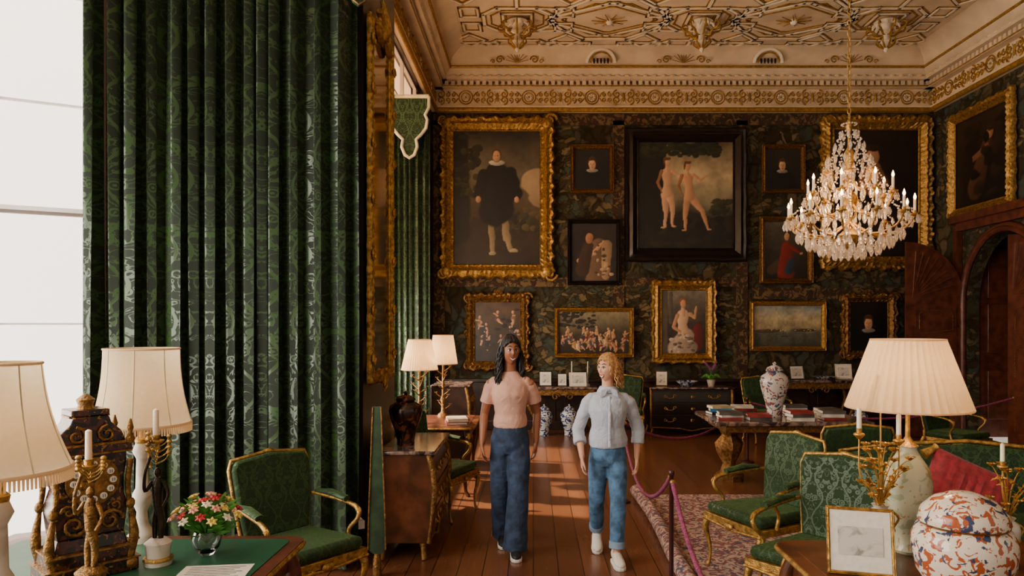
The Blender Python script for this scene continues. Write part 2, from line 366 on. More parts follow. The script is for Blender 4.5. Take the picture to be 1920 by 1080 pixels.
# ------------------------------------------------------------ cornice
def cornice(name,T,Ln,ros=1.12,off=.0):
    b=MB()
    b.box((Ln/2,.03,6.0),(Ln,.06,.72),0,T)
    b.tube([(0,.07,5.68),(Ln,.07,5.68)],.045,8,1,T=T)
    b.box((Ln/2,.05,5.73),(Ln,.1,.03),0,T)
    b.box((Ln/2,.1,6.06),(Ln,.2,.04),0,T)
    n=int(Ln/.11)
    for i in range(n): b.box((.055+i*.11,.12,6.115),(.065,.16,.07),0,T)
    b.box((Ln/2,.14,6.18),(Ln,.28,.05),0,T)
    n=int(Ln/.16)
    for i in range(n): b.ball((.08+i*.16,.26,6.215),(.055,.035,.03),0,8,T)
    b.prism([(.0,6.2),(.24,6.2),(.34,6.3),(.36,6.36),(0,6.36)],'x',0,Ln,0,T)
    b.tube([(0,.36,6.34),(Ln,.36,6.34)],.022,6,1,T=T);b.tube([(0,.27,6.25),(Ln,.27,6.25)],.014,6,1,T=T);b.tube([(0,.2,6.06),(Ln,.2,6.06)],.014,6,1,T=T)
    k=int(Ln/ros)
    for i in range(k+1):
        x=off+i*ros
        if x<.1 or x>Ln-.1: continue
        for r,rt in ((.12,.012),(.08,.009)):
            b.tube([(x+r*cos(a),.07,5.9+r*sin(a)) for a in [2*pi*j/16 for j in range(17)]],rt,5,1,T=T)
        for j in range(8): b.ball((x+.05*cos(j*pi/4),.07,5.9+.05*sin(j*pi/4)),(.02,.012,.02),0,6,T)
        b.ball((x,.075,5.9),.016,1,6,T)
        for sg in(-1,1):
            x1=x+sg*ros*.5
            for dz in(-1,1):
                b.spiral((x1-sg*.12,5.9+dz*.055),.075,1.4,pi/2*dz,sg*dz,.015,1,.07,T)
                b.spiral((x1-sg*.24,5.9-dz*.05),.05,1.2,-pi/2*dz,-sg*dz,.013,1,.07,T)
                b.spiral((x1-sg*.34,5.9+dz*.05),.045,1.2,pi/2*dz,sg*dz,.013,1,.07,T)
                b.tube([(x1-sg*.42,.07,5.9+dz*.02),(x1-sg*.38,.07,5.9+dz*.09)],[.014,.004],5,1,T=T)
        xm=x+ros*.5
        b.ball((xm,.075,5.9),(.02,.015,.09),1,8,T)
        for a in(.6,-.6,2.5,-2.5,1.1,-1.1,2.04,-2.04): b.tube([(xm,.07,5.9),(xm+.11*cos(a),.07,5.9+.12*sin(a))],[.006,.016,.003],6,1,T=T)
    return b.obj(name,[CREAM,GOLDP],struct=True)
cornice('trim_4',Matrix.Translation((XL,YB,0))@Matrix.Scale(-1,4,(0,1,0)),8.94,1.12,.6)
cornice('trim_5',Matrix.Translation((XR,YB,0))@Matrix.Rotation(-pi/2,4,'Z')@Matrix.Scale(-1,4,(0,1,0)),9,1.12,.6)
cornice('trim_6',Matrix.Translation((XL,7.1,0))@Matrix.Rotation(pi/2,4,'Z')@Matrix.Scale(-1,4,(0,1,0)),5.76,1.12,.6)
b=MB();prof=[(.34,6.36),(.4,6.5),(.52,6.6),(.62,6.62)]
b.prism([(YB-p,z) for p,z in prof]+[(YB,6.62),(YB,6.36)],'x',XL,XR,0)
b.prism([(XR-p,z) for p,z in prof]+[(XR,6.62),(XR,6.36)],'y',2.5,YB,0)
b.prism([(XL+p,z) for p,z in prof]+[(XL,6.62),(XL,6.36)],'y',7.1,YB,0)
b.obj('trim_7',CREAM,struct=True)
# ceiling strapwork: slim cream ribs on wider gilt fillets
b=MB();Z1=ZC+.02
def rib(pts,closed=True,w=.045,inner=True):
    b.strip(pts,w+.05,Z1-.02,Z1,1,closed);b.strip(pts,w,Z1-.03,Z1-.005,0,closed)
    if closed and inner:
        cx=sum(p[0] for p in pts)/len(pts);cy=sum(p[1] for p in pts)/len(pts)
        b.strip([(cx+(p[0]-cx)*.78,cy+(p[1]-cy)*.78) for p in pts],.026,Z1-.022,Z1,1,True)
S=2.88
for row in range(4):
    cy=11.25-row*2.35
    for i in range(-1,4):
        px=-.25+S*i
        def K(l,cx,cyy=cy): return [(cx+x,cyy+y) for x,y in l]
        inp=XL+.4<px<XR-.4
        if inp:
            rib(K([(.52,.2),(.3,.42),(-.3,.42),(-.52,.2),(-.52,-.2),(-.3,-.42),(.3,-.42),(.52,-.2)],px))
            rib(K([(.22,.22),(-.22,.22),(-.22,-.22),(.22,-.22)],px),True,.035)
        qx=px+S/2
        if XL+.8<qx<XR-.2:
            qf=[]
            for k in range(4):
                a0=k*pi/2;rx,ry=(.55,.34)
                qf+=[(rx*cos(a0)*1.0+.16*cos(a0+t),ry*sin(a0)+.16*sin(a0+t)) for t in(-.9,-.3,.3,.9)]
            rib(K([(x*1.25,y*1.2) for x,y in qf],qx))
            rib(K([(.95,0),(.72,.38),(.35,.72),(-.35,.72),(-.72,.38),(-.95,0),(-.72,-.38),(-.35,-.72),(.35,-.72),(.72,-.38)],qx))
            for j in range(10):
                a=j*pi/5;b.tube([(qx,cy,Z1-.05),(qx+.28*cos(a),cy+.22*sin(a),Z1-.03)],[.012,.034,.006],6,1)
            b.ball((qx,cy,Z1-.05),(.06,.06,.05),0,8)
            for sx in(-1,1):
                for sy in(-1,1): rib([(qx+sx*.72,cy+sy*.38),(qx+sx*1.14,cy+sy*.42)],False,.035)
        for dy in (-1.0,1.0):
            for x0,x1 in ((px-1.2,px-.35),(px+.35,px+1.2)):
                if x0>XL+.3 and x1<XR-.3: rib([(x0,cy+dy-.1),(x1,cy+dy-.1),(x1,cy+dy+.1),(x0,cy+dy+.1)],True,.035)
        if inp:
            for dy in(-.42,.42): rib(K([(0,dy),(0,dy*2.6)],px),False)
            rib(K([(.35,.8),(.55,1.0),(.35,1.2),(-.35,1.2),(-.55,1.0),(-.35,.8)],px),True,.04)
            for sx in(-1,1):
                for sy in(-1,1):
                    rib(K([(sx*.8,sy*.55),(sx*1.05,sy*.8),(sx*.8,sy*1.05),(sx*.55,sy*.8)],px),True,.035)
                    if XL+.4<px+sx*.7<XR-.4: rib(K([(sx*.6,sy*.12),(sx*.86,sy*.12),(sx*.86,sy*.42),(sx*.6,sy*.42)],px),True,.03,False)
for x in(-.28,2.6,5.5):
    for j in range(9):
        a=pi*(j+.5)/9;b.tube([(x,YB-.38,6.4),(x+.2*cos(a),YB-.42-.03*sin(a),6.4+.2*sin(a))],[.006,.022,.006],6,1)
    for d_ in(-1,1):
        b.spiral((x+d_*.3,6.44),.075,1.4,0 if d_<0 else pi,-d_,.013,1,YB-.42);b.spiral((x+d_*.42,6.41),.04,1.2,pi if d_<0 else 0,d_,.01,1,YB-.42)
for x in(1.17,4.06):
    b.tube([(x+.24*cos(a),YB-.41-.1*sin(a),6.39+.2*sin(a)) for a in [pi*j/12 for j in range(13)]],.028,6,0)
    b.tube([(x+.18*cos(a),YB-.42-.08*sin(a),6.39+.15*sin(a)) for a in [pi*j/12 for j in range(13)]],.014,6,1)
    for j in range(5): b.ball((x-.12+j*.06,YB-.42,6.42),(.02,.02,.05),2,6)
b.obj('trim_8',[PLAST,GOLDP,BLACKW],struct=True)
pm=MB();pm.lathe([(.16,0),(.18,-.02),(.08,-.05),(.07,-.12),(.1,-.17),(.05,-.2),(.05,-.26),(.08,-.32),(.05,-.38),(.025,-.41),(.035,-.45),(.0,-.5)],seg=20,mi=0)
for j in range(8):
    a=j*pi/4;c_,s_=cos(a),sin(a)
    pm.tube(cr([(.05*c_,.05*s_,-.22),(.13*c_,.13*s_,-.23),(.21*c_,.21*s_,-.17),(.28*c_,.28*s_,-.15),(.3*c_,.3*s_,-.09),(.25*c_,.25*s_,-.06),(.22*c_,.22*s_,-.09)],3),[.008,.018,.016,.014,.012,.008],6,1)
    pm.tube(cr([(.03*c_,.03*s_,-.42),(.08*c_,.08*s_,-.39),(.14*c_,.14*s_,-.33),(.13*c_,.13*s_,-.27)],3),[.008,.015,.013,.007],6,1)
    c2,s2=cos(a+pi/8),sin(a+pi/8)
    pm.tube([(.1*c2,.1*s2,-.02),(.18*c2,.18*s2,-.07),(.2*c2,.2*s2,-.14)],[.01,.028,.006],6,0)
po=pm.obj('ceiling_pendant',[PLAST,GOLDP],loc=(-.25,11.25,ZC-.02));tag(po,'carved cream and gilt plaster pendant boss hanging from ceiling','ceiling boss','ceiling pendant bosses')
for x,y in((2.63,11.25),(5.51,11.25),(-.25,8.9),(2.63,8.9),(5.51,8.9)): dup(po,(x,y,ZC-.02))
# ------------------------------------------------------------ CURTAINS
def curtain(name,p0,p1,z0,z1,npl,depth,label,mat=CURT,nx=260,nz=40,full=1.9):
    p0=Vector(p0);p1=Vector(p1);d=(p1-p0);Ln=d.length;d.normalize();nrm=Vector((d.y,-d.x))
    s=np.linspace(0,1,nx);rs=random.Random(len(name)+npl)
    ph=np.cumsum(np.interp(s,np.linspace(0,1,npl+1),[rs.uniform(.5,1.8) for _ in range(npl+1)]));ph=ph/ph[-1]*npl*2*pi
    am=np.interp(s,np.linspace(0,1,npl+1),[rs.uniform(.6,1.35) for _ in range(npl+1)])
    vs=[];uv=[]
    for j in range(nz):
        q=j/(nz-1);z=z0+(z1-z0)*q
        w=1-.2*q;sh=.06*sin(q*5)
        for i in range(nx):
            o=depth*am[i]*w*(sin(ph[i]+sh*3)+.25*sin(2*ph[i]+1+q*2)+.12*sin(ph[i]*.5+q*4))
            sx=s[i]*Ln+.4*depth*sin(2*ph[i]+sh*2)
            p=p0+d*sx+nrm*o;vs.append((p.x,p.y,z));uv.append((s[i]*Ln*full,z))
    fs=[(j*nx+i,j*nx+i+1,(j+1)*nx+i+1,(j+1)*nx+i) for j in range(nz-1) for i in range(nx-1)]
    b=MB();b.add(vs,fs,0,True);o=b.obj(name,mat)
    ul=o.data.uv_layers.new(name='UVMap')
    for lp in o.data.loops: ul.data[lp.index].uv=uv[lp.vertex_index]
    tag(o,label,'curtain');return o
curtain('window_curtain',(-3.1,4.98),(-1.34,5.5),.03,5.3,14,.12,'tall gathered green silk damask curtain beside the bay window',nx=640,full=2.6)
curtain('window_curtain',(-1.76,9.05),(-1.3,9.05),.03,4.62,6,.05,'narrow green damask curtain at the far window',nx=150,full=2.6)
curtain('window_curtain',(-1.7,7.3),(-1.5,7.16),.03,5.3,2,.035,'edge of green damask curtain behind the pier glass',nx=60)
def pelmet(loc,w,h,label,rz=0,tm=TRIMW,r=.022):
    e=thing('curtain_pelmet',label,'pelmet',loc,rz)
    half=[(0.0,-h),(.12*w,-h*.95),(.2*w,-h*.82),(.17*w,-h*.7),(.3*w,-h*.62),(.42*w,-h*.52),(.46*w,-h*.38),(.4*w,-h*.3),(.5*w,-h*.18),(.5*w,0)]
    poly=[(-x,z) for x,z in half[::-1]]+half[1:]
    MB().prism(poly,'y',-.02,.02).obj('pelmet_cloth',CURTV,e)
    t=MB();t.tube([(x,-.03,z) for x,z in poly],r,6)
    t.tube([(-w/2,-.03,0),(w/2,-.03,0)],r*1.2,6);t.obj('braid_trim',tm,e)
    return e
pelmet((-1.53,8.93,4.68),.48,.76,'green damask shaped pelmet with cream braid edging',r=.02)
pelmet((-1.27,5.23,4.72),.36,.55,'green damask pelmet lobe with gold piping over the curtain',.35,GOLDD,.008)
b=MB();b.prism([(-.03,0),(.03,0),(.06,-.8),(.065,-1.05),(0,-1.1),(-.065,-1.05),(-.06,-.8)],'y',-.008,.008,0)
for x in(-1,1): b.tube([(x*.03,-.01,0),(x*.06,-.01,-.8),(x*.065,-.01,-1.05)],.006,6,1)
b.lathe([(.02,-1.08),(.03,-1.13),(.035,-1.24)],seg=10,mi=1)
o=b.obj('curtain_tail',[VELV,GOLDD],loc=(-1.15,5.3,1.25));tag(o,'green velvet curtain tail with gold braid and tassel','curtain tail')
# ------------------------------------------------------------ frames
def frame(mb,w,h,fw,dep,amp=0,nb=10,mi=0,T=None):
    prof=[(0,.25),(.06,.45),(.16,.35),(.3,.6),(.5,1),(.72,.7),(.88,.85),(1,.6),(1,0)]
    m=max(8,int(nb*4));mv=max(8,int(nb*4*h/w))
    def side(n): return [(-1+2*i/n) for i in range(n)]
    per=[(q,-1,0,-1,q) for q in side(m)]+[(1,q,1,0,q) for q in side(mv)]+[(-q,1,0,1,q) for q in side(m)]+[(-1,-q,-1,0,q) for q in side(mv)]
    vs=[];N=len(per)
    for t,hh in prof:
        a=w/2-fw+t*fw;c=h/2-fw+t*fw
        for k,(qx,qz,nx,nz,q) in enumerate(per):
            lobe=abs(sin(k*pi/8.0));bu=.55*lobe+.45*abs(sin(k*pi/4.0+t*2));o=amp*fw*(bu-.4)*max(0,t-.4)*1.6
            y=-dep*(hh+(amp*(.3*sin(k*2.1+t*9)+.25*(lobe-.5)) if .1<t<1 else 0)*(1 if hh>0 else 0))
            vs.append((qx*a+nx*o,y,qz*c+nz*o))
    fs=[(i*N+k,i*N+(k+1)%N,(i+1)*N+(k+1)%N,(i+1)*N+k) for i in range(len(prof)-1) for k in range(N)]
    mb.add(vs,fs,mi,True,T)
def crest(mb,x,z,s,mi=0,up=1):
    for d in(-1,1):
        mb.spiral((x+d*s*.55,z+up*s*.05),s*.38,1.3,pi/2,d*up,s*.09,mi,-.05)
        mb.tube(cr([(x+d*s*.1,-.05,z),(x+d*s*.35,-.06,z+up*s*.45),(x+d*s*.15,-.05,z+up*s*.75)],4),[s*.1,s*.07,s*.03],6,mi)
    mb.ball((x,-.06,z+up*s*.25),(s*.2,s*.12,s*.32),mi,10)
    for a in(-.7,-.35,0,.35,.7): mb.tube([(x,-.06,z+up*s*.3),(x+sin(a)*s*.6,-.05,z+up*(s*.3+cos(a)*s*.55))],[s*.07,s*.09,s*.02],6,mi)
e=thing('pier_glass','tall giltwood pier mirror with carved crest hung on the pier','mirror',(-1.34,6.25,2.88),pi/2)
b=MB();frame(b,.9,3.0,.09,.05,.4,9);crest(b,0,1.46,.36);crest(b,0,-1.47,.16,up=-1)
for z in(-1.3,-.9,-.45,0,.45,.9,1.3):
    for x in(-.43,.43): b.spiral((x,z),.055,1.3,0,1 if x>0 else -1,.013,0,-.05)
b.obj('mirror_frame',GOLD,e);MB().box((0,-.01,0),(.75,.01,2.84)).obj('mirror_plate',MIRR,e)
# ------------------------------------------------------------ PICTURES
def vn(U,V,f,seed):
    r=np.random.RandomState(seed).rand(64,64);x=U*f;y=V*f;xi=np.floor(x).astype(int);yi=np.floor(y).astype(int)
    fx=x-xi;fy=y-yi;fx=fx*fx*(3-2*fx);fy=fy*fy*(3-2*fy);g=lambda a,c:r[a%64,c%64]
    return (g(xi,yi)*(1-fx)+g(xi+1,yi)*fx)*(1-fy)+(g(xi,yi+1)*(1-fx)+g(xi+1,yi+1)*fx)*fy
def canvas(parent,w,h,bg,shapes,seed=1):
    sp=max(.006,min(.013,h/110))
    nx=int(w/sp)+2;nz=int(h/sp)+2
    U,V=np.meshgrid(np.linspace(0,1,nx),np.linspace(0,1,nz));X=(U-.5)*w/h;Y=V
    lc=lambda s:np.array(lin(s)[:3])
    C=np.zeros((nz,nx,3));ks=[k for k,_ in bg]
    for c in range(3): C[...,c]=np.interp(Y+.12*(vn(X+3,Y,4,seed)-.5),ks,[lc(x)[c] for _,x in bg])
    nz1=vn(X+5,Y+2,7,seed+1)*.5+vn(X+5,Y+2,19,seed+2)*.3+vn(X+5,Y,41,seed+3)*.2
    C*=(.45+1.1*nz1)[...,None]
    jx=(vn(X+2,Y+2,24,seed+5)-.5)*.012
    for s in shapes:
        if s[0]=='e':
            _,cx,cy,rx,ry,hx=s[:6];d=np.sqrt(((X+jx-cx)/rx)**2+((Y+jx-cy)/ry)**2);mk=np.clip((1.06-d)/.12,0,1);sh=np.clip((X-cx)/rx,-1,1)*.5+np.clip((cy-Y)/ry,-1,1)*.3
        else:
            _,x1,y1,x2,y2,r1,r2,hx=s[:8];dx,dy=x2-x1,y2-y1;t=np.clip(((X-x1)*dx+(Y-y1)*dy)/(dx*dx+dy*dy+1e-9),0,1)
            px=x1+t*dx;py=y1+t*dy;r=r1+(r2-r1)*t;d=np.hypot(X+jx-px,Y+jx-py)/r;mk=np.clip((1.08-d)/.16,0,1);sh=np.clip((X-px)/r,-1,1)*.55
        col=lc(hx)[None,None,:]*(.9-.6*sh*1.0)[...,None]*(.75+.5*nz1)[...,None]
        C=C*(1-mk[...,None])+col*mk[...,None]
    b=MB();Xg=(U-.5)*w;Zg=(V-.5)*h
    vs=[(float(a),0,float(c)) for a,c in zip(Xg.ravel(),Zg.ravel())]
    fs=[(j*nx+i,j*nx+i+1,(j+1)*nx+i+1,(j+1)*nx+i) for j in range(nz-1) for i in range(nx-1)]
    b.add(vs,fs,0,True);o=b.obj('canvas',OIL,parent,(0,-.012,0))
    at=o.data.color_attributes.new('paint','FLOAT_COLOR','POINT');buf=np.ones((nz*nx,4));buf[:,:3]=C.reshape(-1,3)
    at.data.foreach_set('color',buf.ravel());return o
OIL,_nt,_b=newmat('oil_paint');_a=nd(_nt,'Attribute',{'attribute_name':'paint'});_nt.links.new(_a.outputs[0],_b.inputs['Base Color'])
_b.inputs['Roughness'].default_value=.45;_n=nd(_nt,'TexNoise',Scale=90.0);bump(_nt,_b,_n.outputs[0],.1,.003)
SK='c39068';SD='9a6842'
def foliage(seed,x0,x1,y0,y1,n,cols=('2a2a14','1c1d10','3a3618'),s=.03):
    r=random.Random(seed);return [('e',r.uniform(x0,x1),r.uniform(y0,y1),s*r.uniform(.6,1.5),s*r.uniform(.4,1),r.choice(cols)) for _ in range(n)]
def nude(x,y,s,lean=0,sk=SK,out=1,stride=.04):
    hx=x+lean*.5*s;sx=x+lean*s
    return [('c',hx-.03*s,y+.47*s,x-.02*s-stride,y+.26*s,.055*s,.036*s,sk),('c',x-.02*s-stride,y+.26*s,x-.03*s-stride*.8,y+.02,.037*s,.016*s,sk),
    ('c',hx+.035*s,y+.47*s,x+.07*s+stride,y+.29*s,.055*s,.036*s,sk),('c',x+.07*s+stride,y+.29*s,x+.07*s+stride*2,y+.03,.036*s,.016*s,sk),
    ('e',x-.05*s-stride*.8,y+.012,.035*s,.014*s,sk),('e',x+.09*s+stride*2,y+.02,.035*s,.014*s,sk),
    ('c',hx,y+.5*s,hx+lean*.2*s,y+.6*s,.075*s,.055*s,sk),('c',hx+lean*.2*s,y+.6*s,sx,y+.76*s,.055*s,.075*s,sk),('c',sx,y+.8*s,sx+.005,y+.88*s,.022*s,.022*s,sk),('e',sx+.005,y+.91*s,.038*s,.052*s,sk),
    ('c',sx-.03*s,y+.96*s,sx+.03*s,y+.965*s,.022*s,.02*s,'6a4020'),('c',sx-.038*s,y+.95*s,sx-.045*s,y+.88*s,.014*s,.012*s,'6a4020'),('c',sx+.075*s,y+.79*s,sx+.17*s,y+.72*s,.024*s,.019*s,sk),('c',sx+.17*s,y+.72*s,sx+.27*s,y+(.78 if out else .6)*s,.018*s,.012*s,sk),
    ('c',sx-.075*s,y+.79*s,sx-.13*s,y+.64*s,.025*s,.019*s,SD),('c',sx-.13*s,y+.64*s,sx-.07*s,y+.5*s,.019*s,.013*s,SD)]
def bust(x,y,s,coat='0f0c0b',ruff=True,hair='4a2e1c',sk='d09e76'):
    l=[('c',x,y-.7*s,x,y-.22*s,.5*s,.3*s,coat)]
    if ruff:l+=[('e',x,y-.04*s,.17*s,.055*s,'8e8678')]
    return l+[('e',x,y+.2*s,.125*s,.17*s,hair),('e',x,y+.13*s,.1*s,.155*s,sk),('c',x-.06*s,y+.28*s,x+.06*s,y+.28*s,.03*s,.03*s,hair),('e',x-.038*s,y+.15*s,.016*s,.008*s,'20120a'),('e',x+.038*s,y+.15*s,.016*s,.008*s,'20120a'),('c',x,y+.14*s,x+.008*s,y+.09*s,.008*s,.014*s,'a8744e'),('e',x,y+.045*s,.03*s,.008*s,'7a3226')]
grand=[('e',.3,.62,.12,.1,'a48a66'),('e',.38,.5,.14,.08,'8a7358'),('c',-.3,.25,-.36,.9,.1,.15,'1a1710')]+foliage(8,-.38,-.12,.5,1,60)+foliage(9,.1,.4,.25,.42,40,('3a3620','2a2616','55492c'))+[
 ('c',-.04,.24,-.05,.42,.02,.036,'8e7a5a'),('c',.07,.2,.05,.42,.022,.038,'8e7a5a'),('c',-.03,.1,-.04,.25,.016,.024,'8e7a5a'),('c',.1,.12,.07,.24,.016,.024,'8e7a5a'),
 ('e',-.03,.09,.026,.014,'a2906c'),('e',.125,.105,.034,.014,'a2906c'),('c',-.02,.4,0,.68,.115,.09,'0d0b0c'),('c',.03,.42,.02,.6,.1,.09,'100d0e'),('c',-.1,.67,-.14,.52,.045,.03,'100d0e'),('c',.1,.69,.14,.53,.045,.05,'0c0a0b'),
 ('e',-.14,.49,.018,.026,SK),('e',.15,.49,.017,.024,SK),('e',0,.765,.06,.022,'c8bda8'),('e',0,.82,.036,.052,'4a2c18'),('e',0,.815,.029,.042,'c9966e'),('e',-.01,.82,.005,.003,'1a0e08'),('e',.01,.82,.005,.003,'1a0e08')]
def crowd(seed,n,y0,y1,asp,cols=('8a5b3a','b98a60','6b2a1e','3a4a5a','a07a48','d0b080'),q=1.0):
    r=random.Random(seed);l=[]
    for i in range(n):
        x=r.uniform(-asp*.45,asp*.45);y=r.uniform(y0,y1)
        l+=[('c',x,y,x+r.uniform(-.05,.05)*q,y+.09*q,.045*q,.032*q,r.choice(cols)),('e',x,y+.145*q,.022*q,.03*q,SK),('c',x,y+.08*q,x+r.uniform(-.1,.1)*q,y+r.uniform(.02,.2)*q,.015*q,.01*q,SK),('c',x,y,x+r.uniform(-.09,.09)*q,y-.07*q,.022*q,.014*q,SK if i%2 else r.choice(cols))]
    return l
PICS=[
((828,224,1036,520),24,GOLD,.4,1,[(0,'241b12'),(.3,'33281a'),(.5,'54452e'),(.7,'6a5f48'),(1,'2e281e')],grand,'full-length portrait of figure in black, white collar, ornate gilt frame'),
((1070,273,1150,363),8,GOLDD,.15,0,[(0,'0d0a08'),(1,'211912')],bust(0,.5,.85),'small bust portrait on dark ground in slim gilt frame'),
((1172,243,1397,491),25,BLACKW,.1,0,[(0,'1a140d'),(.3,'2a2014'),(.45,'7a7258'),(.7,'b8a27a'),(1,'5a4a34')],
 [('c',-.3,0,-.34,.95,.1,.16,'17120b')]+foliage(4,-.42,.3,.87,1.0,110,('1a1c0c','262810','33300f'),.035)+foliage(5,-.45,.45,.0,.28,60,('1d160c','2a2210','141008'),.05)+foliage(6,.25,.42,.3,.45,30,('2a2a16','3a3a1c'))+nude(-.17,.19,.68,.0,'cf9f7a',0,.0)+nude(.06,.16,.67,-.06,SK,1,.05),'large mythological painting with two pale figures in black frame'),
((1427,273,1507,363),8,GOLDD,.15,0,[(0,'0d0a08'),(1,'241c14')],bust(-.02,.48,.8),'small bust portrait with ruff in slim gilt frame'),
((1538,222,1742,505),24,GOLD,.4,0,[(0,'120d09'),(.5,'1c1510'),(1,'241a12')],[('c',0,.05,0,.6,.24,.12,'2a2018'),('c',-.02,.6,-.02,.7,.12,.06,SD),('e',-.02,.79,.05,.07,SK),('e',-.02,.86,.06,.03,'3a2416')],'large three-quarter portrait in heavy carved gilt frame'),
((1064,412,1163,535),8,BLACKW,.05,0,[(0,'1a1410'),(1,'2a2018')],[('c',0.05,.0,.08,.62,.2,.12,'6a5038'),('c',.2,.1,.22,.62,.07,.09,'9a7a58'),('c',-.25,.35,.0,.5,.05,.04,SK),('c',.0,.5,.16,.68,.035,.025,SK),('c',-.2,.2,-.1,.6,.12,.09,'3a2416'),('e',-.13,.78,.1,.11,'20150e'),('e',-.08,.74,.065,.09,'a06c48')]+foliage(14,.0,.3,.05,.7,30,('b39068','6a5038','4a3624'),.03),'half-length figure holding pale drapery in dark frame'),
((1422,407,1522,532),10,GOLDD,.15,0,[(0,'1c1610'),(.6,'3a3022'),(1,'5a5240')],[('c',-.1,.25,-.25,.15,.1,.08,'4a3520'),('c',0,.1,.02,.56,.15,.09,'7a1f14'),('c',.05,.15,.1,.3,.08,.06,'2a3a4a'),('e',.02,.76,.06,.085,'3a2010'),('e',.02,.74,.045,.068,SK),('c',.1,.55,.25,.45,.035,.02,'7a1f14'),('e',.27,.44,.025,.02,SK)],'painting of a figure in red cloak, gilt frame'),
((876,552,990,692),15,GOLDD,.6,2,[(0,'1a1410'),(.5,'3a2a1a'),(1,'4a3420')],crowd(3,14,.25,.7,.8,('5a3a26','7a5638','3a1c16','2a2c30'),.9)+foliage(61,-.4,.4,.1,.9,20,('2a1c12','1a120c'),.04),'small dark painting of cherubs in scrolled gilt frame'),
((1040,577,1187,670),8,GOLD,.15,0,[(0,'241a10'),(.5,'3a2e1e'),(.8,'6a6048'),(1,'8a7a5a')],foliage(21,-.8,.0,.6,1,50,('2a2414','1d1c10'),.05)+crowd(11,44,.12,.5,1.7),'wide painting of a crowded classical scene in gilt frame'),
((1222,527,1340,680),18,GOLD,.35,0,[(0,'2a2018'),(.5,'3a3026'),(1,'7a7060')],[('c',-.32,0,-.32,.95,.07,.07,'6a6050'),('c',-.2,.5,-.2,.95,.03,.03,'5a5044'),('c',.22,.4,.2,.15,.07,.11,'6b1c18'),('c',-.08,.08,.04,.28,.17,.12,'b09a86'),('c',.04,.12,.12,.1,.12,.1,'a08c78'),('c',0,.32,-.02,.46,.085,.07,'d8b08c'),('c',-.02,.46,-.01,.6,.07,.095,'d8b08c'),('c',-.01,.6,-.01,.72,.03,.03,'cf9f7a'),('e',-.01,.8,.06,.08,'9a5226'),('e',-.01,.78,.043,.062,'d09c78'),('c',-.1,.6,-.16,.42,.03,.025,SK),('c',-.16,.42,-.05,.34,.025,.016,SK),('c',.1,.62,.17,.56,.03,.022,SK),('c',.17,.56,.2,.74,.022,.014,SK)]+foliage(31,-.2,.15,.02,.3,30,('c8b6a0','8a7866','6a5a4a'),.03),'painting of a seated draped figure in carved gilt frame'),
((1404,565,1546,658),9,GOLD,.15,0,[(0,'3a3a30'),(.33,'5a5a4c'),(.45,'9a8a68'),(.7,'b8a880'),(1,'7a8488')],[('e',.4,.4,.3,.035,'4a3a28'),('e',-.5,.38,.3,.045,'4e4230')]+foliage(41,-.7,.7,.38,.42,30,('6a5840','4a4030','c0a880'),.02)+[('c',-.15,.26,.0,.25,.012,.012,'2a2018'),('c',-.1,.27,-.1,.4,.006,.004,'2a2018')],'wide harbour landscape painting in gilt frame'),
((1577,552,1676,672),15,GOLDD,.6,2,[(0,'0c0a08'),(1,'1a1410')],bust(0,.45,.8),'bust portrait with white ruff in scrolled gilt frame')]
def picture(cx,cz,w,h,fw,mat,amp,cst,bg,sh,label,seed,base=None):
    e=base or thing('framed_painting',label,'painting',(cx,YB-.03,cz))
    b=MB();frame(b,w,h,fw,.06+fw*.3,amp,max(5,int(w/.12)) if amp>.2 else 6)
    if cst==2:
        crest(b,0,h/2-.05,.17)
        for sx in(-1,1):
            for sz in(-1,1): b.spiral((sx*(w/2-.02),sz*(h/2-.06)),.1,1.3,0,sx*sz,.025,0,-.05)
            b.spiral((sx*w/2,0),.07,1.2,pi/2,sx,.02,0,-.05)
    if cst==1:
        for sx in(-1,1):
            for sz in(-1,1):
                b.ball((sx*(w/2-.1),-.09,sz*(h/2-.1)),(.1,.05,.1),0,10);b.spiral((sx*(w/2-.04),sz*(h/2-.04)),.12,1.3,0,sx*sz,.03,0,-.08)
        crest(b,0,h/2-.1,.16)
    b.obj('picture_frame',mat,e)
    canvas(e,w-2*fw+.02,h-2*fw+.02,bg,sh,seed);return e
for i,(bx,fw,mt,amp,cst,bg,sh,lb) in enumerate(PICS):
    s=1/105.;x0,z1=(bx[0]-1000)*s,CAMZ+(610-bx[1])*s;x1,z0=(bx[2]-1000)*s,CAMZ+(610-bx[3])*s
    picture((x0+x1)/2,(z0+z1)/2,x1-x0,z1-z0,fw*s,mt,amp,cst,bg,sh,lb,i*7+3)
e=thing('framed_painting','dark figure painting in carved gilt frame on the side wall','painting',(XR-.04,11.4,4.5),-pi/2)
picture(0,0,1.62,1.72,.15,GOLD,.35,0,[(0,'100b08'),(.6,'1c130c'),(1,'2a1c10')],[('c',-.1,.2,.1,.6,.14,.1,'4a2e1c'),('e',.15,.75,.06,.07,SD),('c',.1,.6,-.2,.5,.04,.03,'7a5236')]+foliage(51,-.4,.4,.1,.9,40,('1a120c','2a1c12','0e0906'),.07),'',99,e)
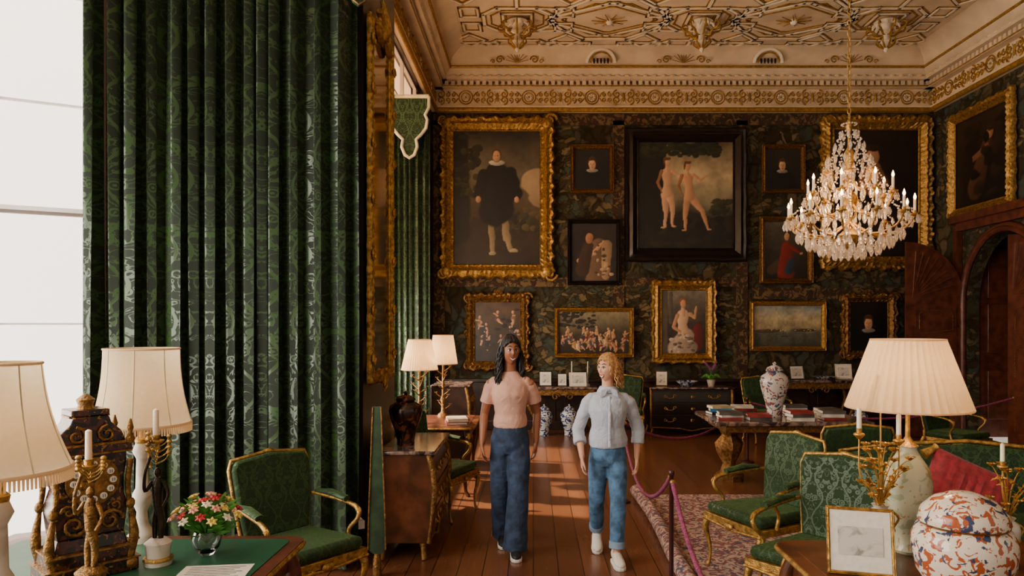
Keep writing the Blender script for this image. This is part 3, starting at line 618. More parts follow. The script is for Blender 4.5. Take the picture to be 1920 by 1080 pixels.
# ------------------------------------------------------------ ARMCHAIR
def armchair(loc,rz,label):
    e=thing('armchair',label,'chair',loc,rz,'gilt green armchairs')
    b=MB();tz=[(-.32,-.29),(.32,-.29),(.27,.27),(-.27,.27)]
    b.prism(tz,'z',.36,.41);b.tube([(-.32,-.295,.365),(0,-.3,.345),(.32,-.295,.365)],.011,6);b.ball((0,-.31,.37),(.045,.016,.025))
    b.obj('seat_frame',GOLD,e,bevel=.012)
    b=MB();b.prism([(-.3,-.285),(.3,-.285),(.255,.24),(-.255,.24)],'z',.41,.49);b.obj('seat',CHAIRG,e,bevel=.035)
    T=Matrix.Translation((0,.25,.45))@Matrix.Rotation(-.16,4,'X')
    b=MB();fr=[(-.24,0,.0),(-.27,0,.25),(-.29,0,.48),(-.27,0,.54),(-.12,0,.555),(0,0,.57),(.12,0,.555),(.27,0,.54),(.29,0,.48),(.27,0,.25),(.24,0,.0),(0,0,0),(-.24,0,0)]
    b.tube(fr,[.0125]*13,8,0,T=T)
    for x in(-.27,.27): b.tube([(x*.93,.25,.36),(x*.93,.26,.48)],.016)
    b.ball((0,-.0,.572),(.045,.016,.016),0,8,T);b.obj('back_frame',GOLD,e)
    b=MB();b.prism([(-.23,.02),(-.262,.25),(-.28,.48),(-.255,.532),(0,.56),(.255,.532),(.28,.48),(.262,.25),(.23,.02)],'y',-.045,.02,0,T)
    b.obj('backrest',CHAIRG,e,bevel=.018)
    for sx in(-1,1):
        b=MB();b.tube(cr([(sx*.275,.29,.70),(sx*.3,.12,.69),(sx*.325,-.08,.67),(sx*.335,-.17,.64),(sx*.325,-.18,.58),(sx*.3,-.12,.5),(sx*.3,-.14,.4)],4),[.012,.014,.014,.018,.015,.013,.017],8)
        b.spiral((0,0),.026,1.2,0,1,.009,0,0,Matrix.Translation((sx*.335,-.18,.625))@Matrix.Rotation(pi/2,4,'Z'))
        ar=b.obj('armrest',GOLD,e)
        MB().tube([(sx*.285,.22,.715),(sx*.305,.08,.72),(sx*.318,-.08,.695)],[(.014,.01),(.034,.022),(.03,.02)],10,0,(1,0,0)).obj('arm_pad',CHAIRG,ar)
        for y in(-.26,.24):
            lg=MB();k=1 if y<0 else -1
            lg.tube(cr([(sx*.28,y,.4),(sx*.3,y-k*.025,.3),(sx*.28,y,.15),(sx*.275,y-k*.005,.05),(sx*.285,y-k*.02,.006)],4),[.026,.026,.018,.012,.012,.017],8)
            lg.obj('leg',GOLD,e)
    return e
R=math.radians
ch=armchair((1.7,5.35,0.02),R(-66),'giltwood armchair with green damask velvet, beside the rope')
dup(ch,(1.72,4.35,0.02),R(-50),'giltwood armchair with green damask velvet behind the walnut table')
dup(ch,(2.72,6.3,0.02),R(175),'giltwood armchair turned with its back showing, on the carpet')
dup(ch,(5.45,9.3,0),R(28),'giltwood armchair with green velvet near the doorway')
dup(ch,(3.72,11.5,0),R(5),'giltwood armchair with green velvet against the tapestry wall')
dup(ch,(1.5,11.8,0),R(-10),'giltwood armchair partly hidden beside the chest of drawers')
dup(ch,(-.93,7.08,0),R(70),'giltwood armchair drawn up near the writing desk')
dup(ch,(-1.5,4.6,0),R(52),'giltwood armchair with green velvet in front of the tall curtain')
dup(ch,(6.3,8.2,0),R(-20),'giltwood armchair with green velvet beside the rope barrier')
e=thing('settee','long green velvet settee with giltwood frame','sofa',(3.05,4.85,.02),R(-14))
b=MB();b.box((0,0,.38),(1.7,.64,.08));b.obj('seat_frame',GOLD,e,bevel=.012)
MB().box((0,-.01,.46),(1.64,.6,.12)).obj('seat',CHAIRG,e,bevel=.04)
T=Matrix.Translation((0,.28,.46))@Matrix.Rotation(-.15,4,'X')
b=MB();b.tube([(-.84,0,0),(-.86,0,.44),(-.5,0,.5),(0,0,.54),(.5,0,.5),(.86,0,.44),(.84,0,0)],.016,8,T=T);b.obj('back_frame',GOLD,e)
MB().prism([(-.82,.02),(-.84,.42),(-.5,.48),(0,.52),(.5,.48),(.84,.42),(.82,.02)],'y',-.05,.03,0,T).obj('backrest',CHAIRG,e,bevel=.02)
for sx in(-1,1):
    MB().tube(cr([(sx*.85,.3,.72),(sx*.87,0,.7),(sx*.88,-.2,.66),(sx*.86,-.16,.52),(sx*.85,-.2,.4)],4),.018).obj('armrest',GOLD,e)
    for y in(-.28,.28): MB().tube(cr([(sx*.8,y,.38),(sx*.82,y-.02,.25),(sx*.8,y,0)],4),[.035,.028,.016]).obj('leg',GOLD,e)
b=MB();nx=30;vs=[];fs=[]
for sgn in(1,-1):
    for j in range(nx):
        for i in range(nx):
            u=-1+2*i/(nx-1);v=-1+2*j/(nx-1);t=.09*max(0,(1-u**4)*(1-v**4))**.5+.008*cos(u*26)*(1-u*u)*(1-v*v)
            vs.append((u*.25*(1-.06*(1-v*v)),sgn*t,v*.18*(1-.06*(1-u*u))))
    o=0 if sgn==1 else nx*nx
    fs+=[(o+j*nx+i,o+j*nx+i+1,o+(j+1)*nx+i+1,o+(j+1)*nx+i) for j in range(nx-1) for i in range(nx-1)]
b.add(vs,fs,0,True);o=b.obj('cushion',REDC,loc=(2.76,4.6,.81),rot=(R(-20),R(24),R(-18)));tag(o,'crimson ribbed velvet cushion with gold tassel leaning on settee','cushion')
b=MB();b.lathe([(.0,.02),(.03,.0),(.02,-.02),(.035,-.1)],seg=10);b.obj('tassel',GOLD,o,(-.24,-.01,.17),(0,.6,0))
# ------------------------------------------------------------ TABLES
def desk(name,label,loc,w,d,h,topm,wood=MWOOD,rz=0,edge=GOLD):
    e=thing(name,label,'table',loc,rz)
    def rr(w,d,r):
        out=[]
        for cx,cy,a in((w/2-r,d/2-r,0),(-w/2+r,d/2-r,pi/2),(-w/2+r,-d/2+r,pi),(w/2-r,-d/2+r,1.5*pi)):
            out+=[(cx+r*cos(a+t),cy+r*sin(a+t)) for t in(0,.4,.8,1.2,pi/2)]
        return out
    b=MB();b.prism(rr(w,d,.09),'z',h-.035,h-.004,0);b.tube([(x,y,h-.02) for x,y in rr(w,d,.09)+[rr(w,d,.09)[0]]],.014,6,1);b.obj('table_top',[wood,edge],e)
    MB().prism(rr(w-.13,d-.13,.05),'z',h-.01,h).obj('top_inset',topm,e)
    b=MB();b.box((0,0,h-.1),(w-.14,d-.14,.13));b.obj('apron',wood,e,bevel=.01)
    for k in(-1,0,1):
        dr=MB().box((k*(w-.2)/3,-(d-.14)/2-.008,h-.1),((w-.3)/3,.02,.1)).obj('drawer',wood,e,bevel=.006)
        MB().tube([(k*(w-.2)/3-.04,-(d-.14)/2-.03,h-.1),(k*(w-.2)/3,-(d-.14)/2-.04,h-.115),(k*(w-.2)/3+.04,-(d-.14)/2-.03,h-.1)],.006).obj('handle',GOLD,dr)
    for sx in(-1,1):
        for sy in(-1,1):
            b=MB();x=sx*(w/2-.09);y=sy*(d/2-.09)
            b.tube(cr([(x,y,h-.05),(x+sx*.035,y+sy*.03,h-.2),(x,y,h*.4),(x-sx*.005,y,.08),(x+sx*.03,y+sy*.02,0.0)],5),[.04,.042,.026,.018,.024],8)
            b.ball((x+sx*.03,y+sy*.03,h-.13),(.035,.035,.07),1,8);b.obj('leg',[wood,GOLD],e)
    return e
desk('writing_table','green leather topped writing table with gilt edge below the lamps',(-1.93,3.0,0),1.5,1.55,.75,GREENT,RWOOD)
desk('writing_table','polished walnut table with gilt mounts holding lamp and jar',(2.05,3.05,.02),1.65,1.3,.73,MWOOD,MWOOD)
desk('writing_desk','walnut writing desk against the window wall',(-1.0,8.25,0),.72,1.1,.76,RWOOD,MWOOD)
def commode(label,loc,w,d,h,rz,wood,nd_=3,bomb=.05):
    e=thing('chest_of_drawers',label,'chest of drawers',loc,rz)
    b=MB()
    sect=[(0.0,.13),(bomb*.3,h*.3),(bomb,h*.62),(bomb*.7,h*.82),(.0,h-.03)]
    poly=[(-d/2-o,z) for o,z in sect]+[(d/2,h-.03),(d/2,.13)]
    b.prism(poly,'x',-w/2,w/2,0)
    for sx in(-1,1): b.tube([(sx*w/2,-d/2-o-.005,z) for o,z in sect],[.02,.012,.028,.028,.025],8,1)
    b.tube([(-w/2,-d/2,.14),(-.15*w,-d/2,.12),(0,-d/2-.01,.08),(.15*w,-d/2,.12),(w/2,-d/2,.14)],.015,6,1)
    b.obj('body',[wood,GOLDD],e,bevel=.006)
    MB().prism([(-w/2-.03,-d/2-.03-bomb*.6),(w/2+.03,-d/2-.03-bomb*.6),(w/2+.03,d/2),(-w/2-.03,d/2)],'z',h-.03,h).obj('marble_top',MARB,e,bevel=.01)
    f=lambda z:float(np.interp(z,[q for _,q in sect],[o for o,_ in sect]))
    for i in range(nd_):
        z0=.17+i*(h-.22)/nd_;z1=z0+(h-.22)/nd_-.02;zm=(z0+z1)/2
        dr=MB().prism([(-d/2-f(z0)-.012,z0),(-d/2-f(zm)-.014,zm),(-d/2-f(z1)-.012,z1),(-d/2+.02,z1),(-d/2+.02,z0)],'x',-w/2+.05,w/2-.05).obj('drawer',wood,e,bevel=.004)
        for x in(-w*.27,w*.27):
            hb=MB();y=-d/2-f(zm)-.025
            hb.tube(cr([(x-.06,y,zm+.015),(x-.04,y-.02,zm-.015),(x+.04,y-.02,zm-.015),(x+.06,y,zm+.015)],4),.007,6)
            for s_ in(-1,1): hb.spiral((x+s_*.075,zm+.015),.03,1.2,0,s_,.007,0,y)
            hb.obj('handle',GOLD,dr)
        k=MB();k.ball((0,-d/2-f(zm)-.02,zm),(.018,.01,.028));k.spiral((0.03,zm),.02,1,0,1,.005,0,-d/2-f(zm)-.02);k.obj('escutcheon',GOLD,dr)
    for sx in(-1,1):
        for sy in(-1,1):
            MB().tube([(sx*(w/2-.04),sy*(d/2-.05),.16),(sx*(w/2-.03),sy*(d/2-.04),.08),(sx*(w/2),sy*(d/2-.03),0)],[.035,.022,.024],8).obj('leg',GOLDD,e)
    return e
commode('bombe walnut commode with marble top below the pier glass',(-1.03,6.15,0),.95,.4,.86,pi/2,MWOOD)
commode('dark inlaid chest of drawers with brass handles against tapestry',(2.65,12.35,0),1.36,.55,.81,0,BLACKW)
commode('small dark bureau near the far window',(-1.1,9.6,0),.6,.45,1.08,pi/2,DWOOD)
def console(label,loc,w,d,h,topm):
    e=thing('console_table',label,'table',loc)
    MB().box((0,0,h-.025),(w,d,.05)).obj('table_top',topm,e,bevel=.012)
    b=MB();b.box((0,0,h-.1),(w-.1,d-.08,.1));b.spiral((-.12,h-.17),.07,1.3,0,1,.015,0,-d/2+.02);b.spiral((.12,h-.17),.07,1.3,pi,-1,.015,0,-d/2+.02);b.obj('apron',GOLDD,e)
    for sx in(-1,1):
        for sy in(-1,1): MB().tube(cr([(sx*(w/2-.08),sy*(d/2-.07),h-.12),(sx*(w/2-.02),sy*(d/2-.05),h*.6),(sx*(w/2-.14),sy*(d/2-.07),.2),(sx*(w/2-.08),sy*(d/2-.06),0)],4),[.035,.04,.02,.025]).obj('leg',GOLDD,e)
    return e
console('gilt console table with red marble top holding photographs',(.5,12.52,0),1.2,.45,.8,MARB)
console('console table with marble top near the open door',(4.85,12.45,0),1.3,.5,.92,MARB)
e=thing('marble_table','large marble topped centre table stacked with books','table',(2.95,8.65,0))
MB().box((0,0,.735),(1.8,1.1,.05)).obj('table_top',MARB,e,bevel=.015)
b=MB();b.box((0,0,.66),(1.5,.8,.09));b.obj('apron',GOLDD,e,bevel=.01)
for x in(-.6,.6): MB().lathe([(.16,0),(.17,.06),(.1,.1),(.07,.2),(.14,.34),(.16,.44),(.08,.54),(.12,.62)],(x,0,0),20,0,8,.08).obj('pedestal',GOLDD,e)
# ------------------------------------------------------------ LAMPS
def lamp(name_label,loc,zb,base,rt,rb,hs,kind,shm=SHADE,watt=12,bellow=0):
    e=thing('table_lamp',name_label,'lamp',loc)
    base(e,zb)
    n=44;prof=[]
    for i in range(9):
        q=i/8;prof.append((rb+(rt-rb)*q-(bellow*sin(q*pi)*rb),zb+hs*q))
    b=MB();b.lathe(prof,(0,0,0),n*4 if kind=='pleat' else 40,0,n if kind=='pleat' else 0,.018 if kind=='pleat' else 0,caps=False)
    for r,z in((rb,zb),(rt,zb+hs)): b.tube([(r*cos(a),r*sin(a),z) for a in [2*pi*k/40 for k in range(41)]],.005,6)
    sh=b.obj('lamp_shade',shm,e)
    if kind=='fringe':
        f=MB();f.tube([(rb*cos(a),rb*sin(a),zb-.004) for a in [2*pi*k/60 for k in range(61)]],.006,5)
        for k in range(110):
            a=2*pi*k/110;f.tube([(rb*cos(a),rb*sin(a),zb),(rb*cos(a)*1.005,rb*sin(a)*1.005,zb-.045)],[.006,.004],4)
        f.obj('fringe',SHADE2,sh)
        r_=MB();r_.tube([(rt*cos(a),rt*sin(a),zb+hs) for a in [2*pi*k/40 for k in range(41)]],.004,5)
        for k in range(8):
            a=2*pi*k/8+.3;r_.tube([(p*cos(a),p*sin(a),z) for p,z in prof],.003,4)
        r_.obj('shade_rib',TRIMW,sh)
    bb=MB();bb.lathe([(.012,0),(.03,.03),(.03,.06),(.01,.09)],(0,0,zb+hs*.35),12);bb.tube([(0,0,zb-.06),(0,0,zb+hs*.4)],.008);bb.obj('bulb',glowbulb,e)
    light('bulb_light','POINT',(0,0,zb+hs*.45),watt,(1,.66,.36),.05,parent=e);return e
glowbulb=glow('bulb_glow','ffd9a0',4)
def b_vase(e,zb):
    MB().lathe([(.06,0),(.07,.015),(.055,.04),(.075,.12),(.105,.25),(.11,.33),(.095,.41),(.055,.47),(.04,.5),(.045,.52)],seg=28).obj('lamp_base',CELA,e)
    b=MB();b.lathe([(.05,.515),(.03,.53),(.012,.56),(.01,zb)],seg=14);b.obj('lamp_stem',GOLD,e)
def b_marble(e,zb):
    b=MB();b.lathe([(.07,0),(.07,.03),(.05,.05),(.03,.09),(.025,.15),(.045,.2),(.045,.24),(.03,.27),(.026,.42),(.045,.46),(.03,.5)],seg=20);b.obj('lamp_base',WMARB,e)
    MB().lathe([(.03,.495),(.035,.52),(.015,.54),(.02,zb)],seg=12).obj('lamp_stem',GOLD,e)
def b_gilt(e,zb):
    b=MB();b.lathe([(.07,0),(.06,.03),(.025,.06),(.02,.15),(.035,.2),(.015,.26),(.012,zb)],seg=14)
    for q in range(14):
        a=q*2.4;z=.08+(zb-.14)*q/14;b.tube(cr([(0,0,z),(.05*cos(a),.05*sin(a),z+.03),(.085*cos(a),.085*sin(a),z+.06)],4),[.008,.006,.004],6)
        for j in range(5):
            t=j*1.256;b.tube([(.085*cos(a),.085*sin(a),z+.06),(.085*cos(a)+.02*cos(t),.085*sin(a)+.02*sin(t),z+.075)],[.004,.009,.002],5)
    b.obj('lamp_base',GOLDD,e)
lamp('lit table lamp with pleated cream shade and celadon vase base',(1.82,3.5,.75),.7,b_vase,.165,.28,.33,'pleat',watt=10)
lamp('table lamp with cream silk bell shade and fringe on marble base',(-2.0,3.68,.75),.6,b_marble,.175,.228,.38,'fringe',SHADE2,1.5,.06)
lamp('table lamp with fringed cream bell shade beside the window',(-1.82,2.45,.75),.61,b_marble,.125,.215,.36,'fringe',SHADE2,1,.08)
lamp('lit lamp with small pleated shade on gilt branched base',(-1.26,7.98,.76),.6,b_gilt,.125,.2,.33,'pleat',watt=8)
lamp('lit lamp with small pleated shade behind its companion lamp',(-1.08,8.62,.76),.63,b_gilt,.12,.17,.34,'pleat',watt=8)
# ------------------------------------------------------------ CLOCK
e=thing('bracket_clock','tall tortoiseshell and gilt boulle bracket clock with arched top','clock',(-1.99,3.2,.751),R(48))
b=MB()
b.box((0,0,.03),(.36,.24,.06));b.box((0,0,.09),(.33,.21,.06));b.box((0,0,.15),(.29,.18,.06),0,None,(.9,.9))
b.prism([(-.13,.18),(.13,.18),(.145,.3),(.12,.38),(.14,.48),(.14,.54),(-.14,.54),(-.14,.48),(-.12,.38),(-.145,.3)],'y',-.085,.085,0)
b.prism([(-.16,.54),(.16,.54),(.15,.58),(-.15,.58)],'y',-.11,.11,0)
dome=[(-.14,.58),(.14,.58),(.12,.63),(.08,.67),(.07,.7),(-.07,.7),(-.08,.67),(-.12,.63)];b.prism(dome,'y',-.08,.08,0)
b.box((0,0,.715),(.15,.15,.03));b.obj('clock_case',TORT,e,bevel=.006)
g=MB()
for sx in(-1,1):
    for sy in(-1,1):
        x,y=sx*.15,sy*.1
        g.ball((x,y,.035),(.032,.032,.035),0,8);g.tube(cr([(x,y,.06),(x+sx*.015,y,.16),(x,y,.28),(x-sx*.012,y,.38),(x,y,.5)],4),[.016,.022,.009,.013,.014],8)
        g.ball((x,y,.3),(.02,.02,.026),0,8);g.lathe([(.014,0),(.02,.02),(.008,.05),(.014,.07),(.004,.11)],(x,y,.57),10)
        g.spiral((x+sx*.01,.13),.025,1.3,0,sx,.006,0,y)
for z,w_ in((.06,.37),(.12,.34),(.54,.31),(.58,.32),(.7,.16)): g.box((0,0,z),(w_,.25 if z<.2 else w_*.72,.008))
g.lathe([(.04,0),(.03,.02),(.038,.045),(.008,.07)],(0,0,.725),12)
for sx in(-1,1):
    g.spiral((sx*.07,.24),.05,1.4,0,sx,.008,0,-.1);g.spiral((sx*.06,.62),.04,1.3,pi/2,sx,.007,0,-.09);g.spiral((sx*.09,.3),.03,1.3,pi,sx,.006,0,-.09)
g.ball((0,-.1,.22),(.03,.015,.045));g.obj('gilt_mount',GOLDD,e)
d=MB();Tn=Matrix.Translation((0,-.092,.42))@Matrix.Rotation(pi/2,4,'X')
d.lathe([(.105,0),(.105,.012),(.09,.018)],seg=32,mi=0,T=Tn);d.lathe([(.05,.018),(.05,.022)],seg=24,mi=0,T=Tn)
for k in range(12):
    a=k*pi/6;cx,cz=.076*sin(a),.42+.076*cos(a)
    d.lathe([(.015,.018),(.014,.024)],(0,0,0),10,1,T=Tn@Matrix.Translation((.076*sin(a),.076*cos(a),0)))
    for q in(-.004,.004): d.box((cx+q,-.118,cz),(.002,.002,.014),2)
d.tube([(0,-.12,.42),(.03,-.12,.46)],.003,5,2);d.tube([(0,-.12,.42),(-.05,-.12,.43)],.0025,5,2)
d.obj('clock_dial',[GOLDD,WHITE,BRONZE],e)
# ------------------------------------------------------------ CANDLESTICKS
def candlefig(loc,htot,label,dark=False):
    e=thing('candlestick',label,'candlestick',loc)
    z1=htot
    b=MB();b.lathe([(.06,0),(.062,.02),(.05,.03),(.055,.08),(.06,.1),(.035,.12)],seg=18);o=b.obj('candlestick_base',WMARB if dark else GOLDD,e)
    MB().lathe([(.064,.02),(.066,.028),(.062,.035)],seg=18).obj('gilt_ring',GOLD,o)
    g=MB();m=BRONZE if dark else GOLDD
    f=MB();f.tube(cr([(.012,0,.11),(.016,0,.2),(.0,0,.27),(-.002,0,.36),(0,0,.4)],4),[.011,.015,.021,.025,.011],8);f.tube(cr([(-.015,0,.11),(-.02,.01,.19),(0,0,.27)],4),[.009,.013,.016],8)
    f.ball((0,-.003,.423),(.016,.018,.023),0,10)
    f.tube(cr([(-.025,0,.38),(-.05,-.02,.34),(-.04,-.04,.42),(-.02,-.03,.5)],4),[.01,.008,.007,.006],8);f.tube(cr([(.025,0,.38),(.045,0,.32),(.03,-.02,.27)],4),[.01,.008,.006],8)
    f.obj('figure',m,e)
    zt=z1-.16
    g.tube(cr([(-.02,-.03,.45),(-.03,-.02,.52),(0,0,(zt+.5)/2),(-.01,0,zt)],4),.006,6)
    for k in range(12):
        z=.46+(zt-.48)*k/12;a=k*2.1;g.tube(cr([(-.01,0,z),(.03*cos(a),.03*sin(a),z+.02),(.05*cos(a),.05*sin(a),z+.05)],3),[.004,.003,.003],5);g.ball((.05*cos(a),.05*sin(a),z+.055),(.013,.013,.01),0,7)
    g.lathe([(.012,0),(.032,.012),(.035,.02),(.016,.024),(.018,.045)],(-.01,0,zt-.03),14);g.obj('branch',GOLD,e)
    MB().lathe([(.013,0),(.012,.13),(.004,.136)],(-.01,0,zt+.0),12).obj('candle',CANDLE,e)
    return e
candlefig((-1.80,2.93,.75),.7,'gilt figural candlestick with white candle before the clock')
candlefig((-1.73,3.32,.75),.74,'bronze figure candlestick on white marble base with gilt branches',True)
def candelabra(loc,label,arms,s=1,nb=20):
    e=thing('candelabrum',label,'candelabrum',loc);e.scale=(s,s,s)
    u=MB().lathe([(.05,0),(.05,.02),(.022,.04),(.018,.08),(.055,.13),(.062,.2),(.055,.23),(.03,.25),(.04,.265)],seg=20).obj('urn',WMARB,e)
    g=MB();g.lathe([(.0575,.13),(.064,.15),(.06,.16)],seg=16)
    for sx in(-1,1): g.tube(cr([(sx*.055,0,.15),(sx*.085,0,.2),(sx*.05,0,.235)],4),.006,6)
    g.obj('urn_mount',GOLD,u)
    g=MB()
    for x,y,z in arms:
        g.tube(cr([(0,0,.25),(x*.4,y*.4,.33),(x*.95,y*.9,.4),(x,y,z-.02)],5),.004,6);g.lathe([(.008,-.02),(.026,0),(.024,.006),(.012,.01),(.013,.03)],(x,y,z-.02),12)
    r=random.Random(5)
    for k in range(nb):
        a=r.uniform(0,6.28);h_=r.uniform(.3,.54);q=r.uniform(.03,.13)
        p=(q*cos(a),q*sin(a),h_);g.tube(cr([(0,0,.25),(p[0]*.3,p[1]*.3,h_*.8),(p[0]*.8,p[1]*.8,h_*.97),p],3),[.003,.0025,.002],5)
        for j in range(6):
            t=j*2*pi/6;g.tube([p,(p[0]+.014*cos(t),p[1]+.014*sin(t),p[2]+.014),(p[0]+.026*cos(t),p[1]+.026*sin(t),p[2]+.016)],[(.003,.003),(.008,.004),(.002,.001)],5)
        g.ball((p[0],p[1],p[2]+.012),.006,0,6)
        g.tube([(p[0]*.5,p[1]*.5,h_*.85),(p[0]*.5+.03*cos(a+1.5),p[1]*.5+.03*sin(a+1.5),h_*.85+.02),(p[0]*.5+.05*cos(a+1.5),p[1]*.5+.05*sin(a+1.5),h_*.85+.01)],[(.002,.002),(.011,.002),(.001,.001)],6)
    g.obj('branch',GILTB,e)
    for x,y,z in arms: MB().lathe([(.011,0),(.0105,.1),(.003,.106)],(x,y,z),12).obj('candle',CANDLE,e)
    return e
GILTB=M('bright_ormolu','b98a3e',.38,.65,.3,20,.2,60)
candelabra((1.62,3.36,.75),'white urn candelabrum with gilt lily branches and candles',[(-.1,0,.61),(.085,0,.58),(.02,.04,.76)])
candelabra((2.16,3.28,.75),'gilt branched candelabrum with candle behind the porcelain jar',[(-.04,-.02,.56),(.12,0,.5)],.85,14)
# ------------------------------------------------------------ JARS
def jar(label,loc,h,r,mat,group=None,wide=False):
    e=thing('porcelain_jar',label,'jar',loc,0,group)
    if wide: p=[(.62,0),(.66,.02),(.9,.2),(1,.42),(1,.56),(.9,.66),(.8,.69)]
    else: p=[(.5,0),(.52,.03),(.5,.08),(.62,.25),(.9,.5),(1,.65),(.92,.74),(.6,.8),(.5,.83)]
    MB().lathe([(a*r,z*h) for a,z in p],seg=32).obj('jar_body',mat,e)
    g=MB();g.lathe([(p[-1][0]*r*1.02,p[-1][1]*h-.004),(p[-1][0]*r*1.08,p[-1][1]*h+.006),(p[-1][0]*r,p[-1][1]*h+.014)],seg=32)
    if wide: q=[(.86,.71),(.88,.735),(.82,.84),(.6,.95),(.26,1.02),(.08,1.03)]
    else: q=[(.55,.83),(.6,.85),(.5,.9),(.2,.94),(.08,.95),(.14,.98),(.04,1.01)]
    MB().lathe([(a*r,z*h) for a,z in q],seg=32).obj('jar_lid',mat,e)
    g.obj('jar_rim',GOLDD if wide else mat,e)
    return e
jar('large round imari porcelain jar with domed lid',(1.78,2.98,.75),.4,.195,IMARI,wide=True)
jar('tall imari baluster jar with lid on marble table',(2.88,8.6,.76),.65,.17,IMARI2)
jar('dark brown lidded jar standing on the commode',(-1.06,5.98,.86),.44,.14,BROWNJ)
j=jar('blue and white porcelain jar standing on the floor',(.18,12.1,0),.52,.15,BLUEW,'floor jars')
dup(j,(.6,12.1,0));dup(j,(5.35,11.8,0),scale=(.9,.9,1))
# ------------------------------------------------------------ SMALL THINGS
def photoframe(loc,w,h,rz,label,mat=GOLD,pw=.66,ph=.55):
    e=thing('photo_frame',label,'photo frame',loc,rz,rx=R(-14))
    b=MB();frame(b,w,h,w*.06,.012,0,5,0,Matrix.Translation((0,0,h/2)));b.obj('frame_border',mat,e)
    MB().box((0,.004,h/2),(w*.96,.008,h*.96)).obj('frame_back',DWOOD,e)
    MB().box((0,-.003,h/2),(w*.89,.004,h*.9)).obj('photo_mount',PAPER,e)
    MB().box((0,-.006,h/2),(w*pw,.003,h*ph)).obj('photograph',M2('photo_print','8d8880','cfcabf',14,.42,.1,.5,detail=5.0),e)
    MB().tube([(0,.0,h*.7),(0,h*.33,.02+h*.07)],.006).obj('stand',DWOOD,e);return e
photoframe((1.44,3.16,.752),.28,.29,R(-16),'gilt framed photograph standing on the walnut table',ph=.42)
photoframe((.21,12.45,.8),.22,.26,0,'framed photograph portrait on console',BRONZE)
photoframe((.5,12.45,.8),.16,.22,0,'small dark framed photograph on console',BLACKW)
photoframe((.77,12.4,.8),.3,.24,.1,'wide white framed photograph on console',WHITE)
photoframe((2.2,12.35,.81),.2,.26,-.2,'brown framed photograph on chest of drawers',GOLDD)
photoframe((4.55,12.4,.92),.26,.24,.2,'dark framed photograph on console table',BLACKW)
photoframe((5.35,12.4,.92),.28,.27,-.1,'silver framed photograph on console table',WMARB)
for x in(.67,.95):
    e=thing('candlestick','silver candlestick with thin candle on console','candlestick',(x,12.58,.8),0,'console candlesticks')
    MB().lathe([(.045,0),(.04,.02),(.012,.04),(.015,.12),(.01,.2),(.02,.23)],seg=14).obj('candlestick_body',WMARB,e)
    MB().lathe([(.01,.23),(.009,.42)],seg=10).obj('candle',CANDLE,e)
o=MB().lathe([(.08,0),(.16,.03),(.2,.05),(.19,.052),(.07,.012)],seg=28).obj('porcelain_dish',BLUEW,loc=(5.0,12.35,.92));tag(o,'wide shallow blue and white porcelain dish','dish')
o=MB().lathe([(.08,0),(.15,.05),(.19,.09),(.18,.09),(.07,.02)],seg=28).obj('porcelain_bowl',BLUEW,loc=(2.62,12.3,.81));tag(o,'dark patterned porcelain bowl on chest of drawers','bowl')
e=thing('potted_orchid','purple orchid with green leaves in small pot','plant',(3.05,12.35,.81))
MB().lathe([(.05,0),(.075,.1),(.08,.11),(.06,.1)],seg=16).obj('plant_pot',WMARB,e)
b=MB()
for a in range(6): t=a*1.05;b.tube(cr([(0,0,.1),(.08*cos(t),.08*sin(t),.18),(.17*cos(t),.17*sin(t),.14)],4),[(.01,.004),(.03,.006),(.004,.002)],6)
b.obj('leaf',LEAF,e)
b=MB();PUR=M('orchid_petal','9a4488',.5,0,.3)
for s_ in(-1,.6):
    pts=cr([(0,0,.1),(.03*s_,0,.3),(.12*s_,-.03,.42)],4);b.tube(pts,.004,5,1)
    for k in range(6):
        p=(.03*s_+.016*k*s_,-.02-.01*(k%2),.3+.02*k)
        for j in range(5): q=j*1.256;b.tube([p,(p[0]+.03*cos(q),p[1]-.01,p[2]+.03*sin(q))],[.005,.014,.003],5)
b.obj('bloom',[PUR,LEAF],e)
e=thing('flower_vase','cut glass vase standing on the green table','vase',(-1.57,3.46,.75))
MB().lathe([(.03,0),(.035,.008),(.06,.04),(.068,.08),(.055,.115),(.05,.11),(.06,.08),(.052,.045),(.02,.015)],seg=24,rib=12,amp=.03).obj('vase_body',GLASS,e)
e=thing('flower_bouquet','mixed bouquet of pink, white and red lilies with leaves','flowers',(-1.57,3.46,.8))
r=random.Random(11);b=MB()
for k in range(120):
    a=r.uniform(0,6.28);q=r.uniform(.04,.155);z=.1+r.uniform(.0,.15)-q*.2
    b.tube(cr([(0,0,-.0),(q*.4*cos(a),q*.4*sin(a),z*.7),(q*cos(a),q*sin(a),z)],3),[(.002,.002),(.003,.002),(.013,.003),(.002,.001)],5)
b.obj('foliage',LEAF,e)
PC=[M('petal_pink','f0a890',.5,0,.2),M('petal_white','f0e6cc',.5,0,.1),M('petal_red','c02c38',.5,0,.2),M('petal_yellow','e0c860',.5,0,.2)]
for k in range(36):
    a=k*2.4;q=.15*math.sqrt((k+.5)/36);z=.225-q*.6+r.uniform(-.02,.03);p=Vector((q*cos(a),q*sin(a),z));nrm=Vector((cos(a)*q*5,sin(a)*q*5,.8)).normalized()
    u=nrm.orthogonal().normalized();w=nrm.cross(u);b=MB()
    for j in range(6):
        t=j*pi/3;dd=u*cos(t)+w*sin(t);b.tube([tuple(p),tuple(p+dd*.013+nrm*.014),tuple(p+dd*.027+nrm*.014)],[(.003,.003),(.008,.008),(.002,.001)],6)
    b.ball(tuple(p+nrm*.008),.005,0,6);b.obj('bloom',PC[(0,1,2,0,3,2,0,3,1)[k%9]],e)
